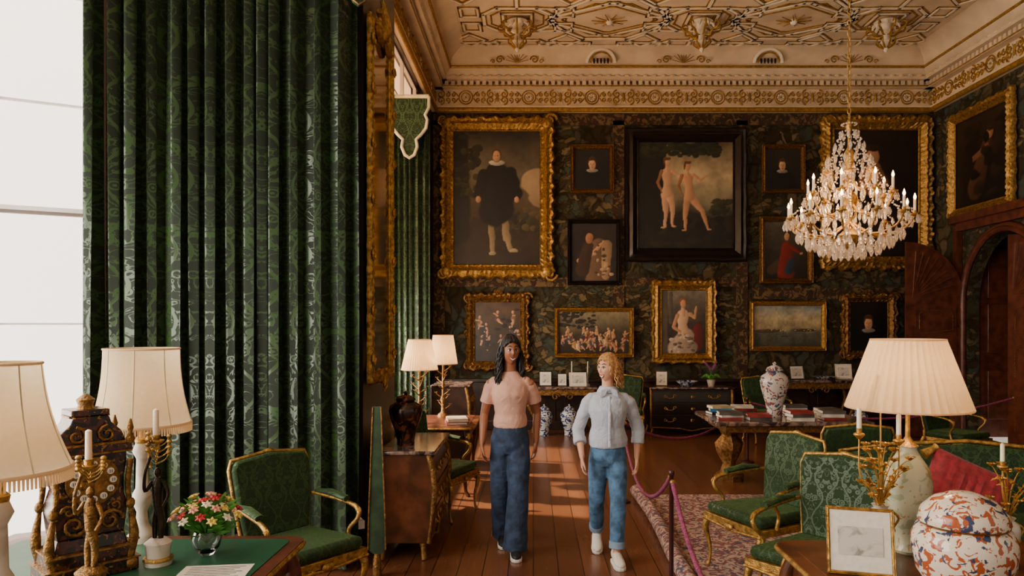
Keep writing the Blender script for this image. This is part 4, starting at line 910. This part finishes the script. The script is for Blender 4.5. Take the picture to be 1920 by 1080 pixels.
for x,y,rz in((-1.42,3.2,.12),(-1.5,2.92,.05)):
    b=MB();b.box((0,0,.001),(.3,.2,.002),0)
    for k in range(7): b.box((-.01*(k%3),.07-k*.022,.0026),(.24-.02*(k%3),.004,.0006),1)
    o=b.obj('printed_card',[PAPER,BRONZE],loc=(x,y,.7505),rot=(0,0,rz));tag(o,'white printed information sheet on green table','paper','information sheets')
BK={'white':M('book_white','cfc8bb',.6),'blue':M('book_blue','2f7fa8',.5),'red':M('book_red','8a2a26',.5),'grey':M('book_grey','55504c',.5),'cream':M('book_cream','b9a98a',.5),'dark':M('book_dark','23202a',.4)}
def book(x,y,z,w,l,t,rz,c,grp,where):
    b=MB();b.box((0,0,t/2),(w-.006,l-.01,t*.8),1);b.box((0,0,.0015),(w,l,.003),0);b.box((0,0,t-.0015),(w,l,.003),0);b.box((-w/2,0,t/2),(.004,l,t),0)
    o=b.obj('book',[BK[c],PAPER],loc=(x,y,z),rot=(0,0,rz));tag(o,c+' covered book lying '+where,'book',grp)
r=random.Random(4);cl=['white','blue','grey','cream','red','dark']
for (x,y,n) in((2.28,8.35,3),(2.3,8.9,3),(2.6,8.3,2),(3.05,8.25,3),(3.2,8.8,4),(3.45,8.35,3),(3.62,8.9,2),(2.62,9.02,3)):
    z=.762
    for k in range(n):
        t=r.uniform(.025,.04);book(x+r.uniform(-.015,.015),y+r.uniform(-.015,.015),z,.2,.26,t,pi/2+r.uniform(-.2,.2),cl[(k*2+int(x*10))%6],'books on the marble table','in a stack on marble table');z+=t+.001
for x,y,z,c in((-.86,8.0,.762,'red'),(-.85,8.02,.793,'cream'),(-.88,8.35,.762,'dark')): book(x,y,z,.22,.3,.03,.2,c,'books on the desk','on the writing desk')
# ------------------------------------------------------------ RUG, ROPE
b=MB();b.box((3.4,4.9,.009),(4.4,5.8,.018));o=b.obj('carpet',RUG);tag(o,'large patterned persian carpet in faded pinks and blues','carpet')
b=MB();b.tube(cr([(1.1,2,.065),(1.12,3.5,.067),(1.09,5.2,.065),(1.13,6.6,.067),(1.11,7.8,.065)],8),.062,14);b.spiral((1.11,.067),.05,1.5,0,1,.006,0,1.99);o=b.obj('rolled_carpet',RUG);tag(o,'rolled up strip of patterned carpet along the walkway','carpet roll')
ps=None
for i,(x,y) in enumerate(((.93,4.85),(.93,7.55),(2.9,9.75),(.95,2.6))):
    if ps is None:
        ps=thing('rope_post','slim maroon barrier post with round base','barrier post',(x,y,0),0,'barrier posts')
        MB().lathe([(.09,0),(.09,.012),(.03,.025),(.016,.04)],seg=20).obj('post_base',POSTM,ps);MB().lathe([(.016,.03),(.016,.84),(.022,.845),(.022,.87),(.01,.88)],seg=12).obj('post_shaft',POSTM,ps)
    else: dup(ps,(x,y,0))
def rope(p,q,sag):
    pts=[]
    for i in range(41):
        t=i/40;v=Vector(p).lerp(Vector(q),t);v.z-=sag*4*t*(1-t);pts.append(v)
    b=MB();b.tube(pts,[.0135+.003*(i%2) for i in range(41)],8)
    for v in(p,q): b.ball(v,.02,1,8)
    o=b.obj('barrier_rope',[ROPE,GOLD]);tag(o,'twisted pink purple barrier rope hanging between posts','rope','barrier ropes')
rope((.93,4.89,.82),(.93,7.51,.82),.38);rope((.93,4.81,.8),(.95,2.64,.8),.38);rope((.97,7.6,.82),(2.87,9.72,.8),.3);rope((2.95,9.78,.8),(6.6,9.9,.85),.25)
# ------------------------------------------------------------ CHANDELIER
e=thing('chandelier','crystal and gilt chandelier with lit candle bulbs hanging on chain','chandelier',(2.72,6.2,0))
b=MB();z=3.6;k=0
while z<6.55:
    T=Matrix.Translation((0,0,z))@Matrix.Rotation(pi/2*(k%2),4,'Z');b.tube([(.014*cos(a),0,.03*sin(a)) for a in [2*pi*i/10 for i in range(11)]],.004,5,T=T);z+=.048;k+=1
b.lathe([(.12,6.6),(.1,6.56),(.03,6.52)],seg=16);b.obj('chain',GOLD,e)
MB().lathe([(.02,2.5),(.06,2.56),(.1,2.62),(.03,2.68),(.02,2.8),(.06,2.88),(.07,2.95),(.02,3.02),(.018,3.2),(.04,3.26),(.05,3.32),(.015,3.38),(.012,3.5),(.03,3.56),(.01,3.62)],seg=16).obj('stem',GOLD,e)
drop=MB().lathe([(.002,0),(.012,-.022),(.015,-.04),(.008,-.062),(.001,-.07)],seg=6).obj('crystal_drop',CRYS,e,(0,0,2.5));drop.data.polygons.foreach_set('use_smooth',[False]*len(drop.data.polygons))
cnt=1
def adddrop(x,y,z,s=1):
    global cnt
    if cnt<95:
        o=drop.copy();COL.objects.link(o);o.parent=e;o.location=(x,y,z);o.scale=(s,s,s);cnt+=1
        return
    big.lathe([(.002*s,0),(.012*s,-.022*s),(.015*s,-.04*s),(.008*s,-.062*s),(.001,-.07*s)],(x,y,z),6)
big=MB()
def arm(a,r,z0,zc,mb):
    P=cr([(.03*cos(a),.03*sin(a),z0),(r*.45*cos(a),r*.45*sin(a),z0-.1),(r*.85*cos(a),r*.85*sin(a),z0-.06),(r*cos(a),r*sin(a),zc)],5);mb.tube(P,.009,6)
    mb.lathe([(.012,-.01),(.04,.01),(.042,.018),(.015,.02),(.016,.04)],(r*cos(a),r*sin(a),zc),12)
can=None
tiers=[(12,.5,2.72,2.76,0),(8,.34,2.9,2.96,.2),(6,.2,3.12,3.14,.1)]
for n,r,z0,zc,ph in tiers:
    for i in range(n):
        a=ph+2*pi*i/n;m=MB();arm(a,r,z0,zc,m);m.obj('chandelier_arm',GOLD,e)
        if r>.25:
            if can is None:
                can=MB().lathe([(.011,0),(.011,.1)],seg=10).obj('candle',CANDLE,e);fl=MB().lathe([(.003,0),(.011,.012),(.012,.022),(.006,.042),(.001,.055)],seg=8).obj('flame_bulb',FLAME,can,(0,0,.1))
                can.location=(r*cos(a),r*sin(a),zc+.03)
            else:
                c=can.copy();COL.objects.link(c);c.location=(r*cos(a),r*sin(a),zc+.03);f2=fl.copy();COL.objects.link(f2);f2.parent=c
        for j in range(4):
            t=2*pi*j/4;adddrop(r*cos(a)+.04*cos(t),r*sin(a)+.04*sin(t),zc+.005,1.1)
        adddrop(r*.6*cos(a),r*.6*sin(a),z0-.1,1.5)
for (r,z,n,s) in((.42,2.66,30,1.3),(.34,2.6,26,1.4),(.24,2.55,20,1.5),(.12,2.52,12,1.6),(.46,2.8,28,1.0),(.3,2.86,24,1.1),(.22,3.05,18,1.1),(.16,3.2,14,1.1),(.18,3.3,14,1.1),(.12,3.42,10,1.1),(.07,3.52,8,1.0)):
    for i in range(n): a=2*pi*i/n+z*9;adddrop(r*cos(a),r*sin(a),z,s)
for i in range(16):
    a=2*pi*i/16
    for (r0,z0,r1,z1,sg) in((.06,3.58,.2,3.2,.1),(.18,3.28,.36,2.96,.08),(.34,3.0,.5,2.8,.08),(.5,2.72,.12,2.5,.06)):
        for q in range(9):
            t=q/8;rr=r0+(r1-r0)*t;zz=z0+(z1-z0)*t-sg*4*t*(1-t)*.5;big.ball((rr*cos(a),rr*sin(a),zz),.0085,0,6)
o=big.obj('crystal_string',CRYS,e);o['kind']='stuff'
for p in((0,0,2.95,30),(0,0,2.72,12)): light('chandelier_light','POINT',p[:3],p[3],(1,.6,.3),.25,parent=e)
# ------------------------------------------------------------ PEOPLE
def remesh(o,vox,sm=4,disp=0,dsc=.06):
    m=o.modifiers.new('remesh','REMESH');m.mode='VOXEL';m.voxel_size=vox;m.use_smooth_shade=True
    s=o.modifiers.new('smooth','SMOOTH');s.factor=.5;s.iterations=sm
    if disp:
        t=bpy.data.textures.new('folds','CLOUDS');t.noise_scale=dsc;t.noise_depth=1;d=o.modifiers.new('folds','DISPLACE');d.texture=t;d.strength=disp;d.mid_level=.5
def hand(mb,w,side,fwd=.1,s=1.0):
    w=Vector(w);n=Vector((-side,0,0));f=Vector((0,-1,0));dn=Vector((0,-fwd,-1)).normalized()
    mb.tube([w+dn*-.02,w+dn*.02*s,w+dn*.05*s,w+dn*.085*s],[(.017*s,.024*s),(.016*s,.03*s),(.015*s,.038*s),(.011*s,.036*s)],12,0,(1,0,0))
    for k,(o,l) in enumerate(((.028,.066),(.0095,.076),(-.0095,.07),(-.027,.055))):
        p0=w+dn*.078*s+f*o*s;c1=.25+.08*k;d1=(dn+n*c1).normalized();d2=(dn+n*(c1+.5)).normalized();d3=(dn+n*(c1+.95)).normalized()
        p1=p0+d1*l*.45*s;p2=p1+d2*l*.32*s;p3=p2+d3*l*.25*s
        mb.tube([p0,p1,p2,p3],[.0088*s,.0084*s,.0076*s,.006*s],8);mb.ball(p3,.006*s,0,8)
    p0=w+dn*.02*s+f*.022*s;p1=p0+(dn*.7+f*.75+n*.3).normalized()*.034*s;p2=p1+(dn*.95+f*.3+n*.3).normalized()*.03*s;p3=p2+(dn+n*.3).normalized()*.022*s
    mb.tube([p0,p1,p2,p3],[.014*s,.0115*s,.009*s,.007*s],8);mb.ball(p3,.007*s,0,8)
def headR(d,s):
    x,y,z=d;w,dp,h=.074,.094,.116
    if z<0: w*=1-.36*(-z)**1.6;dp*=1-.1*(-z)
    p=Vector((x*w,y*dp,z*h))
    g=lambda cx,cz,sx,sz:math.exp(-((x-cx)/sx)**2-((z-cz)/sz)**2) if y<0 else 0
    f=0
    f+=.018*g(0,-.2,.12,.12)+.009*g(0,-.02,.1,.2)
    f-=.008*(g(-.36,.05,.2,.12)+g(.36,.05,.2,.12))
    f+=.003*(g(-.35,.25,.3,.1)+g(.35,.25,.3,.1))
    f+=.006*(g(-.45,-.22,.2,.18)+g(.45,-.22,.2,.18))
    f+=.006*g(0,-.5,.25,.08)+.009*g(0,-.85,.3,.18)-.004*g(0,-.63,.2,.06)
    p.y-=f;return p*s
def thingpart(name,parent,loc,rz,rx=0):
    o=bpy.data.objects.new(name,None);COL.objects.link(o);o.parent=parent;o.location=loc;o.rotation_euler=(rx,0,rz);o.empty_display_size=.05;return o
JEANC=cloth('denim_cuff','7d95ad',.15)
SHOED=M('shoe_black','1c1e24',.5);SHOEW=M('shoe_white','e6ded4',.5,0,.06)
TEETH=M('teeth','efe9e0',.3,0,.03)
def build_person(label,root,H,skin,hairm,topm,jeanm,J,yaw,pitch,style):
    e=thing('person',label,'person',root);k=H/1.75
    Z=lambda pts:[(x*k,y*k,z*k) for x,y,z in pts]
    b=MB()
    b.tube(Z([(0,.01,.86),(0,.01,.95),(0,0,1.06),(0,-.005,1.16),(0,-.01,1.27),(0,0,1.35),(0,.005,1.4),(0,.01,1.44),(0,.008,1.49),(0,-.002,1.56)]),[tuple(q*k for q in t) for t in((.12,.09),(.13,.1),(.1,.08),(.1,.078),(.12,.085),(.12,.075),(.1,.064),(.062,.055),(.05,.052),(.048,.052))],24,0,(1,0,0))
    for s,A_ in((-1,J['armL']),(1,J['armR'])):
        sh,el,wr=[Vector(p) for p in A_]
        b.tube([sh+Vector((-s*.05,0,.02)),sh,sh.lerp(el,.5),el,el.lerp(wr,.35),wr],[.042*k,.045*k,.04*k,.034*k,.034*k,.022*k],14);hand(b,wr,s,.12,k)
    for s,A_ in((-1,J['legL']),(1,J['legR'])):
        hp,kn,an=[Vector(p) for p in A_]
        b.tube([hp,hp.lerp(kn,.4),kn,kn.lerp(an,.35),an,an+Vector((0,-.02,-.05))],[.072*k,.068*k,.048*k,.048*k,.034*k,.03*k],14)
    hs=k*1.0;hc=Vector((J.get('hx',0),J.get('hy',-.015),1.75*k-.118*hs));HT=Matrix.Translation(hc)@Matrix.Rotation(yaw,4,'Z')@Matrix.Rotation(pitch,4,'X')
    vs=[];fs=[];n1,n2=48,36
    for i in range(n2+1):
        t=min(max(pi*i/n2,.01),pi-.01)
        for q in range(n1):
            a=2*pi*q/n1;vs.append(headR((sin(t)*cos(a),sin(t)*sin(a),-cos(t)),hs))
    for i in range(n2):
        for q in range(n1): fs.append((i*n1+q,i*n1+(q+1)%n1,(i+1)*n1+(q+1)%n1,(i+1)*n1+q))
    fs.append(tuple(range(n1)));fs.append(tuple(n2*n1+q for q in range(n1)))
    b.add(vs,fs,0,True,HT)
    for s in(-1,1): b.ball((s*.073*hs,.008,-.005),(.009,.017*hs,.03*hs),0,10,HT)
    o=b.obj('body',skin,e);remesh(o,.0048,1)
    sp=lambda x,z,lift=0:headR((x,-math.sqrt(max(.01,1-x*x-z*z)),z),hs)+Vector((0,-lift,0))
    for s in(-1,1):
        b=MB();c=sp(s*.37,.045);b.ball(c+Vector((0,.001,0)),(.0145*hs,.008,.0074*hs),0,10,HT);b.ball(c+Vector((.001,-.005,.0)),(.0068*hs,.004,.0068*hs),1,8,HT)
        b.tube([sp(s*.18,.09,.002),sp(s*.37,.13,.006),sp(s*.58,.08,.002)],[.002,.0036,.0018],5,2,T=HT)
        b.obj('eye',[WHITE,BRONZE,HAIRD],e)
        b=MB();b.tube([sp(s*.14,.28,.002),sp(s*.38,.35,.003),sp(s*.62,.26,.002)],[.0028,.0048,.002],5,T=HT)
        b.obj('eyebrow',HAIRD if style=='long' else BROWB,e)
    b=MB();sm=[-.36,-.2,0,.2,.36]
    b.tube([sp(x,-.52+.1*(abs(x)/.36)**1.5,.004) for x in sm],[.0016,.0042,.004,.0042,.0016],6,0,T=HT)
    b.tube([sp(x,-.68+.25*(abs(x)/.36)**1.8,.004) for x in sm],[.0016,.005,.006,.005,.0016],6,0,T=HT)
    b.tube([sp(x,-.595+.165*(abs(x)/.36)**1.6,.005) for x in sm],[(.001,.001),(.003,.0065),(.003,.009),(.003,.0065),(.001,.001)],8,1,(0,1,0),HT)
    b.obj('mouth',[M('lip','7c342e' if style=='long' else 'b0443e',.4,0,.1),TEETH],e)
    b=MB();r=random.Random(5 if style=='long' else 9)
    vs=[];fs=[]
    def face(d): return d[1]<-.22 and d[2]<.55-.5*abs(d[0])**2 and abs(d[0])<.82
    for i in range(n2+1):
        t=min(max(pi*i/n2,.01),pi-.01)
        for q in range(n1):
            a=2*pi*q/n1;d=(sin(t)*cos(a),sin(t)*sin(a),-cos(t));p=headR(d,hs);dd=Vector(d);lift=.01+.012*max(0,d[2])+.002*sin(a*16)
            if abs(d[0])<.05 and d[2]>.5: lift-=.005
            vs.append(p+dd*lift*hs if not face(d) else p*.9)
    for i in range(n2):
        for q in range(n1):
            f=(i*n1+q,i*n1+(q+1)%n1,(i+1)*n1+(q+1)%n1,(i+1)*n1+q);t=pi*(i+.5)/n2;a=2*pi*(q+.5)/n1;d=(sin(t)*cos(a),sin(t)*sin(a),-cos(t))
            if not face(d) and d[2]>-.55: fs.append(f)
    b.add(vs,fs,0,True,HT)
    nl=460 if style=='long' else 320
    a0,a1=(-pi*.1,pi*1.1) if style=='long' else (-pi*.03,pi*1.03)
    for i in range(nl):
        a=a0+(a1-a0)*((i*.618034)%1)
        if style=='long': z0=r.uniform(-.3,.75);ln=r.uniform(.2,.36)+.03*z0;sw=r.uniform(.07,.19);wv=r.uniform(.008,.016)
        else: z0=r.uniform(-.2,.8);ln=r.uniform(.08,.16);sw=r.uniform(.02,.08);wv=r.uniform(.003,.007)
        c=math.sqrt(max(0,1-z0*z0));d=Vector((cos(a)*c,sin(a)*c,z0));p=headR(d,hs)+Vector((d.x,d.y,0))*.008+Vector((0,0,.008*max(0,z0)))
        pts=[];ph=r.uniform(0,6);N_=14;fr_=r.uniform(12,18)
        pr=Vector((p.x,p.y,0));prl=max(.02,pr.length);rim=.084*hs
        for j in range(N_):
            q=j/(N_-1);out=1+sw*6*q*(1-q*.5)
            rad=max(prl,min(rim,prl+ (rim-prl)*min(1,q*4)))*out
            dirv=pr/prl
            base=Vector((dirv.x*rad*.88+wv*sin(ph+q*fr_)*min(1,q*3),dirv.y*rad+.012*q+wv*cos(ph+q*fr_)*min(1,q*3)*(1 if d.y>.2 else .3),p.z-ln*q))
            if style=='bob': base+=Vector((0,1.0,.3))*q*q*.035
            pts.append(base)
        b.tube(pts,[.004,.006,.006,.005,.002],4,T=HT)
    b.obj('hair',hairm,e)
    b=MB();g=J['ease'];hz=J['hem']
    b.tube([(0,.01,hz),(0,.005,hz+.05),(0,-.002,1.13*k),(0,-.012,1.2*k),(0,-.02,1.28*k),(0,-.005,1.345*k),(0,.003,1.39*k),(0,.008,1.42*k),(0,.01,1.445*k),(0,.01,1.465*k)],[(J['hw'],J['hd']),(J['hw']+.002,J['hd']+.002),(.113*k+g,.088+g),(.12*k+g,.09+g),(.134*k+g,.1+g),(.138*k+g,.088+g),(.128*k+g*.7,.074+g*.5),(.1*k,.068),(.078*k,.063),(.06*k,.056)],28,0,(1,0,0))
    for s in(-1,1): b.ball((s*.06*k,-.07*k,1.265*k),(.054*k,.042*k,.055*k),0,14)
    for s,A_ in((-1,J['armL']),(1,J['armR'])):
        sh,el,wr=[Vector(p) for p in A_];pts=[sh+Vector((-s*.1,.0,.03)),sh+Vector((-s*.03,.0,.008)),sh.lerp(el,.12)]
        if J['sleeve']<1: pts+=[sh.lerp(el,.4),sh.lerp(el,J['sleeve'])];rad=[.038*k,.05*k,.056*k,.058*k,.064*k]
        else: pts+=[sh.lerp(el,.5),el,el.lerp(wr,J['sleeve']-1)];rad=[.04*k,.052*k,.056*k,.056*k,.056*k,.052*k]
        b.tube(pts,rad,16)
    o=b.obj(J['top'],topm,e);remesh(o,.007,8,J['fold'],.11)
    if style=='bob':
        b=MB();b.lathe([(.06,1.415*k),(.056,1.475*k),(.062,1.48*k),(.088,1.435*k),(.086,1.428*k)],(0,0,0),24)
        for s in(-1,1): b.prism([(s*.008,1.47*k),(s*.06,1.455*k),(s*.075,1.385*k),(s*.03,1.41*k)],'y',-.102,-.094)
        b.obj('collar',topm,o,bevel=.002)
        yb=[-.098,-.136,-.146,-.135,-.138];zb=[1.4*k,1.3*k,1.24*k,1.12*k,hz+.01]
        b=MB();b.tube([(0,y,z) for y,z in zip(yb,zb)],[(.013,.008)]*5,8,0,(1,0,0));o2=b.obj('placket',topm,o)
        for q in range(6):
            z=zb[0]+(zb[-1]-zb[0])*q/5.5;y=float(np.interp(-z,[-t for t in zb],yb));MB().ball((0,y-.008,z),(.005,.003,.005),0,8).obj('shirt_button',WHITE,o)
        for s in(-1,1):
            sh,el,wr=[Vector(p) for p in (J['armL'] if s<0 else J['armR'])]
            c0=el.lerp(wr,.28);c1=el.lerp(wr,.5);b=MB();b.tube([c0,c1],.056*k,18);b.obj('cuff',topm,o,bevel=.008)
    else:
        b=MB();b.tube([(.05*cos(a),.008+.045*sin(a),1.5*k-.02-.035*max(0,-sin(a))) for a in [2*pi*i/24 for i in range(25)]],.002,5,0);b.ball((0,-.075,1.39*k),.006,0,8);b.obj('necklace',GOLD,e)
    b=MB();b.tube([(0,.012,.8*k),(0,.012,.87*k),(0,.01,.93*k),(0,.006,.99*k),(0,.004,1.045*k)],[(.12*k,.1*k),(.158*k,.12*k),(.156*k,.118*k),(.138*k,.108*k),(.12*k,.095*k)],28,0,(1,0,0))
    for s,A_ in((-1,J['legL']),(1,J['legR'])):
        hp,kn,an=[Vector(p) for p in A_];w=J['jr'];en=an+(an-kn).normalized()*J['jend']
        b.tube([hp+Vector((-s*.01,.005,.02)),hp.lerp(kn,.35),kn,kn.lerp(en,.5),en],[w[0]*k,w[1]*k,w[2]*k,w[3]*k,w[4]*k],18)
    o=b.obj('jeans',jeanm,e);remesh(o,.008,6,.01,.08)
    for s,A_ in((-1,J['legL']),(1,J['legR'])):
        hp,kn,an=[Vector(p) for p in A_];i_=0 if s<0 else 1
        if style=='bob':
            en=an+(an-kn).normalized()*J['jend'];b=MB();b.tube([en+(kn-an).normalized()*.05,en-(kn-an).normalized()*.004],J['jr'][4]*k+.006,20);b.obj('jean_cuff',JEANC,o,bevel=.004)
        rx=J['lift'][i_];sh_=thingpart('shoe',e,(an.x,an.y-.175*(1-cos(rx)),.172*sin(rx)),J['toe'][i_],rx)
        m=MB();ys=[.075,.06,.02,-.04,-.1,-.15,-.175];wd=[.022,.034,.036,.038,.043,.036,.012];hh=[.07,.095,.1,.08,.055,.042,.028]
        pts=[(0,y,.018+h/2) for y,h in zip(ys,hh)];m.tube(pts,[(w_,h/2) for w_,h in zip(wd,hh)],16,0,(1,0,0));m.obj('shoe_upper',J['shoe'],sh_)
        m=MB();out=[(w_+.004,y) for w_,y in zip(wd,ys)]+[(-w_-.004,y) for w_,y in list(zip(wd,ys))[::-1]];m.prism(out,'z',0,.028);m.obj('sole',WHITE,sh_,bevel=.005)
        m=MB()
        for q in range(4): m.tube([(-.022,-.02-q*.022,.098-q*.011),(0,-.024-q*.022,.106-q*.012),(.022,-.02-q*.022,.098-q*.011)],.004,6)
        if style=='long':
            for q in range(3):
                for sx in(-1,1): m.tube([(sx*.036,-.05+q*.022,.04),(sx*.03,-.035+q*.022,.075)],.005,5)
        m.obj('shoelace',WHITE,sh_)
    return e
build_person('woman walking in pink t-shirt and wide blue jeans, long dark hair',(-.19,5.9,0),1.76,SKIND,HAIRD,PINKT,JEAND,
 dict(armL=[(-.155,.005,1.375),(-.215,.06,1.12),(-.225,-.06,.89)],armR=[(.155,.0,1.375),(.222,.09,1.125),(.21,.06,.885)],
  legL=[(-.075,.01,.9),(-.08,.03,.5),(-.062,.2,.12)],legR=[(.075,.01,.9),(.068,-.1,.5),(.045,-.13,.09)],fold=.012,lift=(.22,0),
  ease=.012,hem=1.025,hw=.138,hd=.112,sleeve=.62,top='t_shirt',jr=(.088,.092,.084,.09,.102),jend=.04,shoe=SHOED,toe=(0,.1)),R(18),R(-2),'long')
build_person('woman walking in pale blue rolled-sleeve shirt and jeans, short blond hair',(.59,5.7,0),1.62,SKINL,HAIRB,BLUESH,JEANL,
 dict(armL=[(-.15,0,1.265),(-.232,.04,1.02),(-.21,-.1,.82)],armR=[(.155,0,1.265),(.25,.08,1.02),(.235,.04,.79)],
  legL=[(-.072,.01,.83),(-.085,.04,.47),(-.065,.28,.145)],legR=[(.072,.01,.83),(.07,-.1,.47),(.055,-.13,.09)],fold=.018,lift=(.35,0),
  ease=.026,hem=.9,hw=.155,hd=.122,sleeve=1.35,top='shirt',jr=(.088,.088,.068,.066,.06),jend=-.04,shoe=SHOEW,toe=(-.05,.1)),R(-48),R(-2),'bob')
# ------------------------------------------------------------ LIGHTS
light('window_light','AREA',(-2.15,9.3,2.8),440,(1,.88,.74),4.2,(0,-pi/2,0),4.2)
light('bay_light','AREA',(-4.1,2.0,2.8),600,(1,.93,.83),4.4,(0,-pi/2,0),5)
sv=Vector((1,-.25,-.9)).normalized()
light('sun','SUN',(0,0,9),15,(1,.82,.6),.035,sv.to_track_quat('-Z','Y').to_euler())
w=bpy.data.worlds.new('sky');bpy.context.scene.world=w;w.use_nodes=True
w.node_tree.nodes['Background'].inputs[0].default_value=(1,.84,.68,1);w.node_tree.nodes['Background'].inputs[1].default_value=.65
# ------------------------------------------------------------ CAMERA
cd=bpy.data.cameras.new('camera');cam=bpy.data.objects.new('camera',cd);COL.objects.link(cam)
cam.location=(0,0,CAMZ);cam.rotation_euler=(pi/2,0,0)
cd.sensor_width=36;cd.lens=36*1350/1920;cd.shift_x=-40/1920;cd.shift_y=70/1920;cd.clip_start=.05
bpy.context.scene.camera=cam
